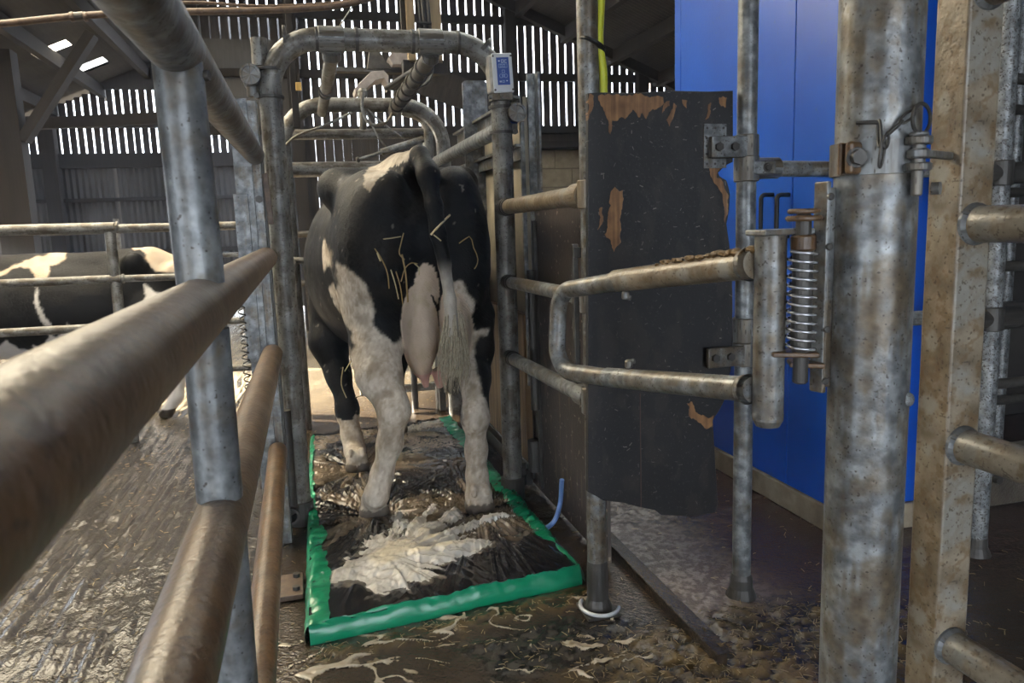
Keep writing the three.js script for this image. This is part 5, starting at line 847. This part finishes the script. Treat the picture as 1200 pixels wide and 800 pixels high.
  for (const [l, m, r] of [[[[439, 291], [447, 303], [454, 320], [456, 338]], straw], [[[449, 280], [458, 279], [470, 277]], pale], [[[473, 273], [470, 285], [468, 297], [474, 304]], straw], [[[471, 298], [475, 318], [477, 340], [478, 354]], straw, 0.0035], [[[458, 316], [463, 332], [467, 350]], pale], [[[464, 318], [469, 335], [472, 356]], straw], [[[489, 309], [482, 308], [475, 314], [470, 330]], straw], [[[491, 322], [491, 314], [486, 309]], pale], [[[505, 275], [516, 263], [527, 252]], pale, 0.0042], [[[508, 275], [517, 282]], pale], [[[538, 285], [545, 280], [551, 277], [555, 290], [560, 302], [559, 310], [556, 315]], straw], [[[442, 296], [446, 306]], pale, 0.0036], [[[404, 435], [412, 422], [418, 415], [424, 428], [426, 450]], pale], [[[402, 430], [400, 450], [406, 466]], pale], [[[414, 420], [420, 440], [424, 462], [416, 466]], pale]]) stick(l, m, r);
}
// ---- the second cow beyond the fence, side on, rump towards the crate
{
  const z0 = -5.5, prims = [], P = (px, py, z = z0) => PZ(px, py, z);
  prims.push(ell(V(-1.62, 0.74, z0), V(0.66, 0.32, 0.27), 0, 0.1), ell(V(-2.05, 0.78, z0), V(0.36, 0.28, 0.22), 0, 0.1), ell(V(-1.06, 0.84, z0), V(0.30, 0.235, 0.2), 0, 0.1));
  prims.push(cone(V(-2.2, 1.04, z0), V(-0.95, 1.045, z0), 0.04, 0.045, 0, 0.12), ell(V(-1.03, 1.03, z0 + 0.17), V(0.06, 0.06, 0.05), 0, 0.08), ell(V(-1.03, 1.03, z0 - 0.17), V(0.06, 0.06, 0.05), 0, 0.08), ell(V(-0.79, 0.97, z0 + 0.09), V(0.05, 0.05, 0.05), 0, 0.08), cone(V(-0.95, 1.05, z0), V(-0.75, 1.0, z0), 0.05, 0.03, 0, 0.06));
  for (const [s, dx] of [[0.11, 0], [-0.11, -0.12]]) { const z = z0 + s; const l = [V(-0.96, 0.72, z), V(-0.92, 0.5, z), V(-0.82 + dx * 0.5, 0.33, z), V(-0.87 + dx, 0.14, z), V(-0.93 + dx, 0.05, z)], r = [0.14, 0.085, 0.05, 0.035, 0.042]; for (let i = 0; i < 4; i++) prims.push(cone(l[i], l[i + 1], r[i], r[i + 1], 0, 0.05)); prims.push(cone(V(-0.935 + dx, 0.028, z), V(-0.97 + dx, 0.02, z), 0.036, 0.026, 0, 0.02)); }
  for (const [s, dx] of [[0.12, 0], [-0.12, 0.1]]) { const z = z0 + s; const l = [V(-2.15, 0.7, z), V(-2.12 + dx, 0.45, z), V(-2.1 + dx, 0.25, z), V(-2.12 + dx, 0.06, z)], r = [0.12, 0.07, 0.045, 0.04]; for (let i = 0; i < 3; i++) prims.push(cone(l[i], l[i + 1], r[i], r[i + 1], 0, 0.05)); prims.push(cone(V(-2.12 + dx, 0.028, z), V(-2.16 + dx, 0.02, z), 0.036, 0.026, 0, 0.02)); }
  prims.push(ell(V(-1.2, 0.5, z0 + 0.02), V(0.18, 0.14, 0.14), 0, 0.06));
  prims.push(cone(V(-2.3, 0.85, z0), V(-2.75, 1.0, z0), 0.19, 0.12, 0, 0.1), cone(V(-2.75, 1.02, z0), V(-3.05, 0.86, z0), 0.115, 0.07, 0, 0.05), cone(V(-0.75, 0.98, z0), V(-0.7, 0.6, z0), 0.024, 0.02, 0, 0.03));
  for (const s of [-1, 1]) prims.push(cone(V(-2.72, 1.07, z0 + s * 0.1), V(-2.68, 1.07, z0 + s * 0.22), 0.03, 0.018, 0, 0.03));
  const f0 = field(prims), f = (x, y, z) => { const d = f0(x, y, z); return Math.abs(d) > 0.04 ? d : d + (fb(x * 9, y * 9, z * 9, 2) - 0.5) * 0.012; };
  const Q = (l) => l.map(([a, b]) => { const p = PZ(a, b, z0 + 0.22); return [p.x, p.y]; });
  const white = [Q([[-80, 330], [-20, 320], [0, 316], [20, 305], [64, 292], [68, 304], [62, 309], [52, 313], [56, 326], [46, 334], [42, 335], [38, 322], [28, 314], [14, 313], [0, 322], [-30, 335], [-80, 345]]), Q([[43, 335], [50, 356], [60, 375], [66, 388], [58, 386], [52, 372], [42, 355]]), Q([[-60, 420], [0, 404], [8, 397], [18, 408], [30, 412], [38, 415], [36, 402], [44, 408], [50, 415], [56, 400], [58, 388], [68, 396], [74, 390], [80, 378], [92, 388], [120, 384], [240, 410], [240, 520], [-60, 520]]), Q([[134, 290], [158, 293], [166, 298], [178, 318], [196, 320], [240, 322], [240, 280], [134, 284]]), Q([[166, 331], [172, 336], [188, 346], [178, 358], [160, 366], [156, 358], [165, 360], [170, 345]])];
  const color = (x, y, z, n) => { if (y < 0.055) return [0.06, 0.05, 0.04]; const jx = x + (fb(x * 25, y * 25, 1, 3) - 0.5) * 0.03, jy = y + (fb(x * 25, y * 25, 2, 3) - 0.5) * 0.03, g = fb(x * 16, y * 16, z * 16, 3); let w = 0; for (const [ox, oy] of [[0, 0], [0.005, 0.002], [-0.005, -0.002], [0.002, -0.005], [-0.002, 0.005]]) if (white.some((l) => inPoly(l, jx + ox, jy + oy))) w += 0.2; const blk = mix3(BLACK, [0.012, 0.011, 0.0105], g * 0.8); return mix3(blk, y > 0.95 ? mix3([0.42, 0.32, 0.22], [0.6, 0.5, 0.4], g) : mix3([0.5, 0.47, 0.44], [0.66, 0.64, 0.62], g), w); };
  solo('cow', skin(f, V(-3.2, -0.01, z0 - 0.4), V(-0.62, 1.16, z0 + 0.4), 0.0095, color), coat, 'black and white cow standing side on behind the grey tube fence', 'cow');
}
// ------------------------------------------------------------------ loose straw and chaff on the wet floor
{
  const n = 3400, g = tube([V(-0.5, 0, 0), V(0, 0.04, 0), V(0.5, 0, 0)], 0.05, { seg: 4 }), im = new THREE.InstancedMesh(g, std({ color: 0xffffff, roughness: 0.55 }), n); let k = 0; const m = new THREE.Matrix4(), q = new THREE.Quaternion(), c = new THREE.Color();
  for (let t = 0; k < n && t < 90000; t++) {
    const x = rr(-1.4, 2.3), z = rr(-6, -0.9), w = floorAt(x, z); let pr = 0.03 + w[2] * 0.9 + w[3] * 0.25; if (x < -0.1) pr = 0.06; if (x > -0.06 && x < 0.81 && z < -2.2 && z > -4.45) pr = 0; if (rnd() > pr) continue;
    const L = rr(0.006, 0.028); q.setFromEuler(new THREE.Euler(rr(-0.3, 0.3), rr(0, 6.28), rr(-0.3, 0.3))); m.compose(V(x, w[0] + 0.002, z), q, V(L, 0.02, 0.016 + rr(0, 0.012))); im.setMatrixAt(k, m); const b = rr(0.3, 0.9); im.setColorAt(k, c.setRGB(0.38 * b, 0.28 * b, 0.13 * b)); k++;
  }
  im.count = k; im.name = 'chaff'; im.castShadow = im.receiveShadow = true; im.userData = { kind: 'stuff', label: 'loose straw chaff strewn over the wet floor', category: 'straw' }; scene.add(im);
}
renderer.render(scene, camera);
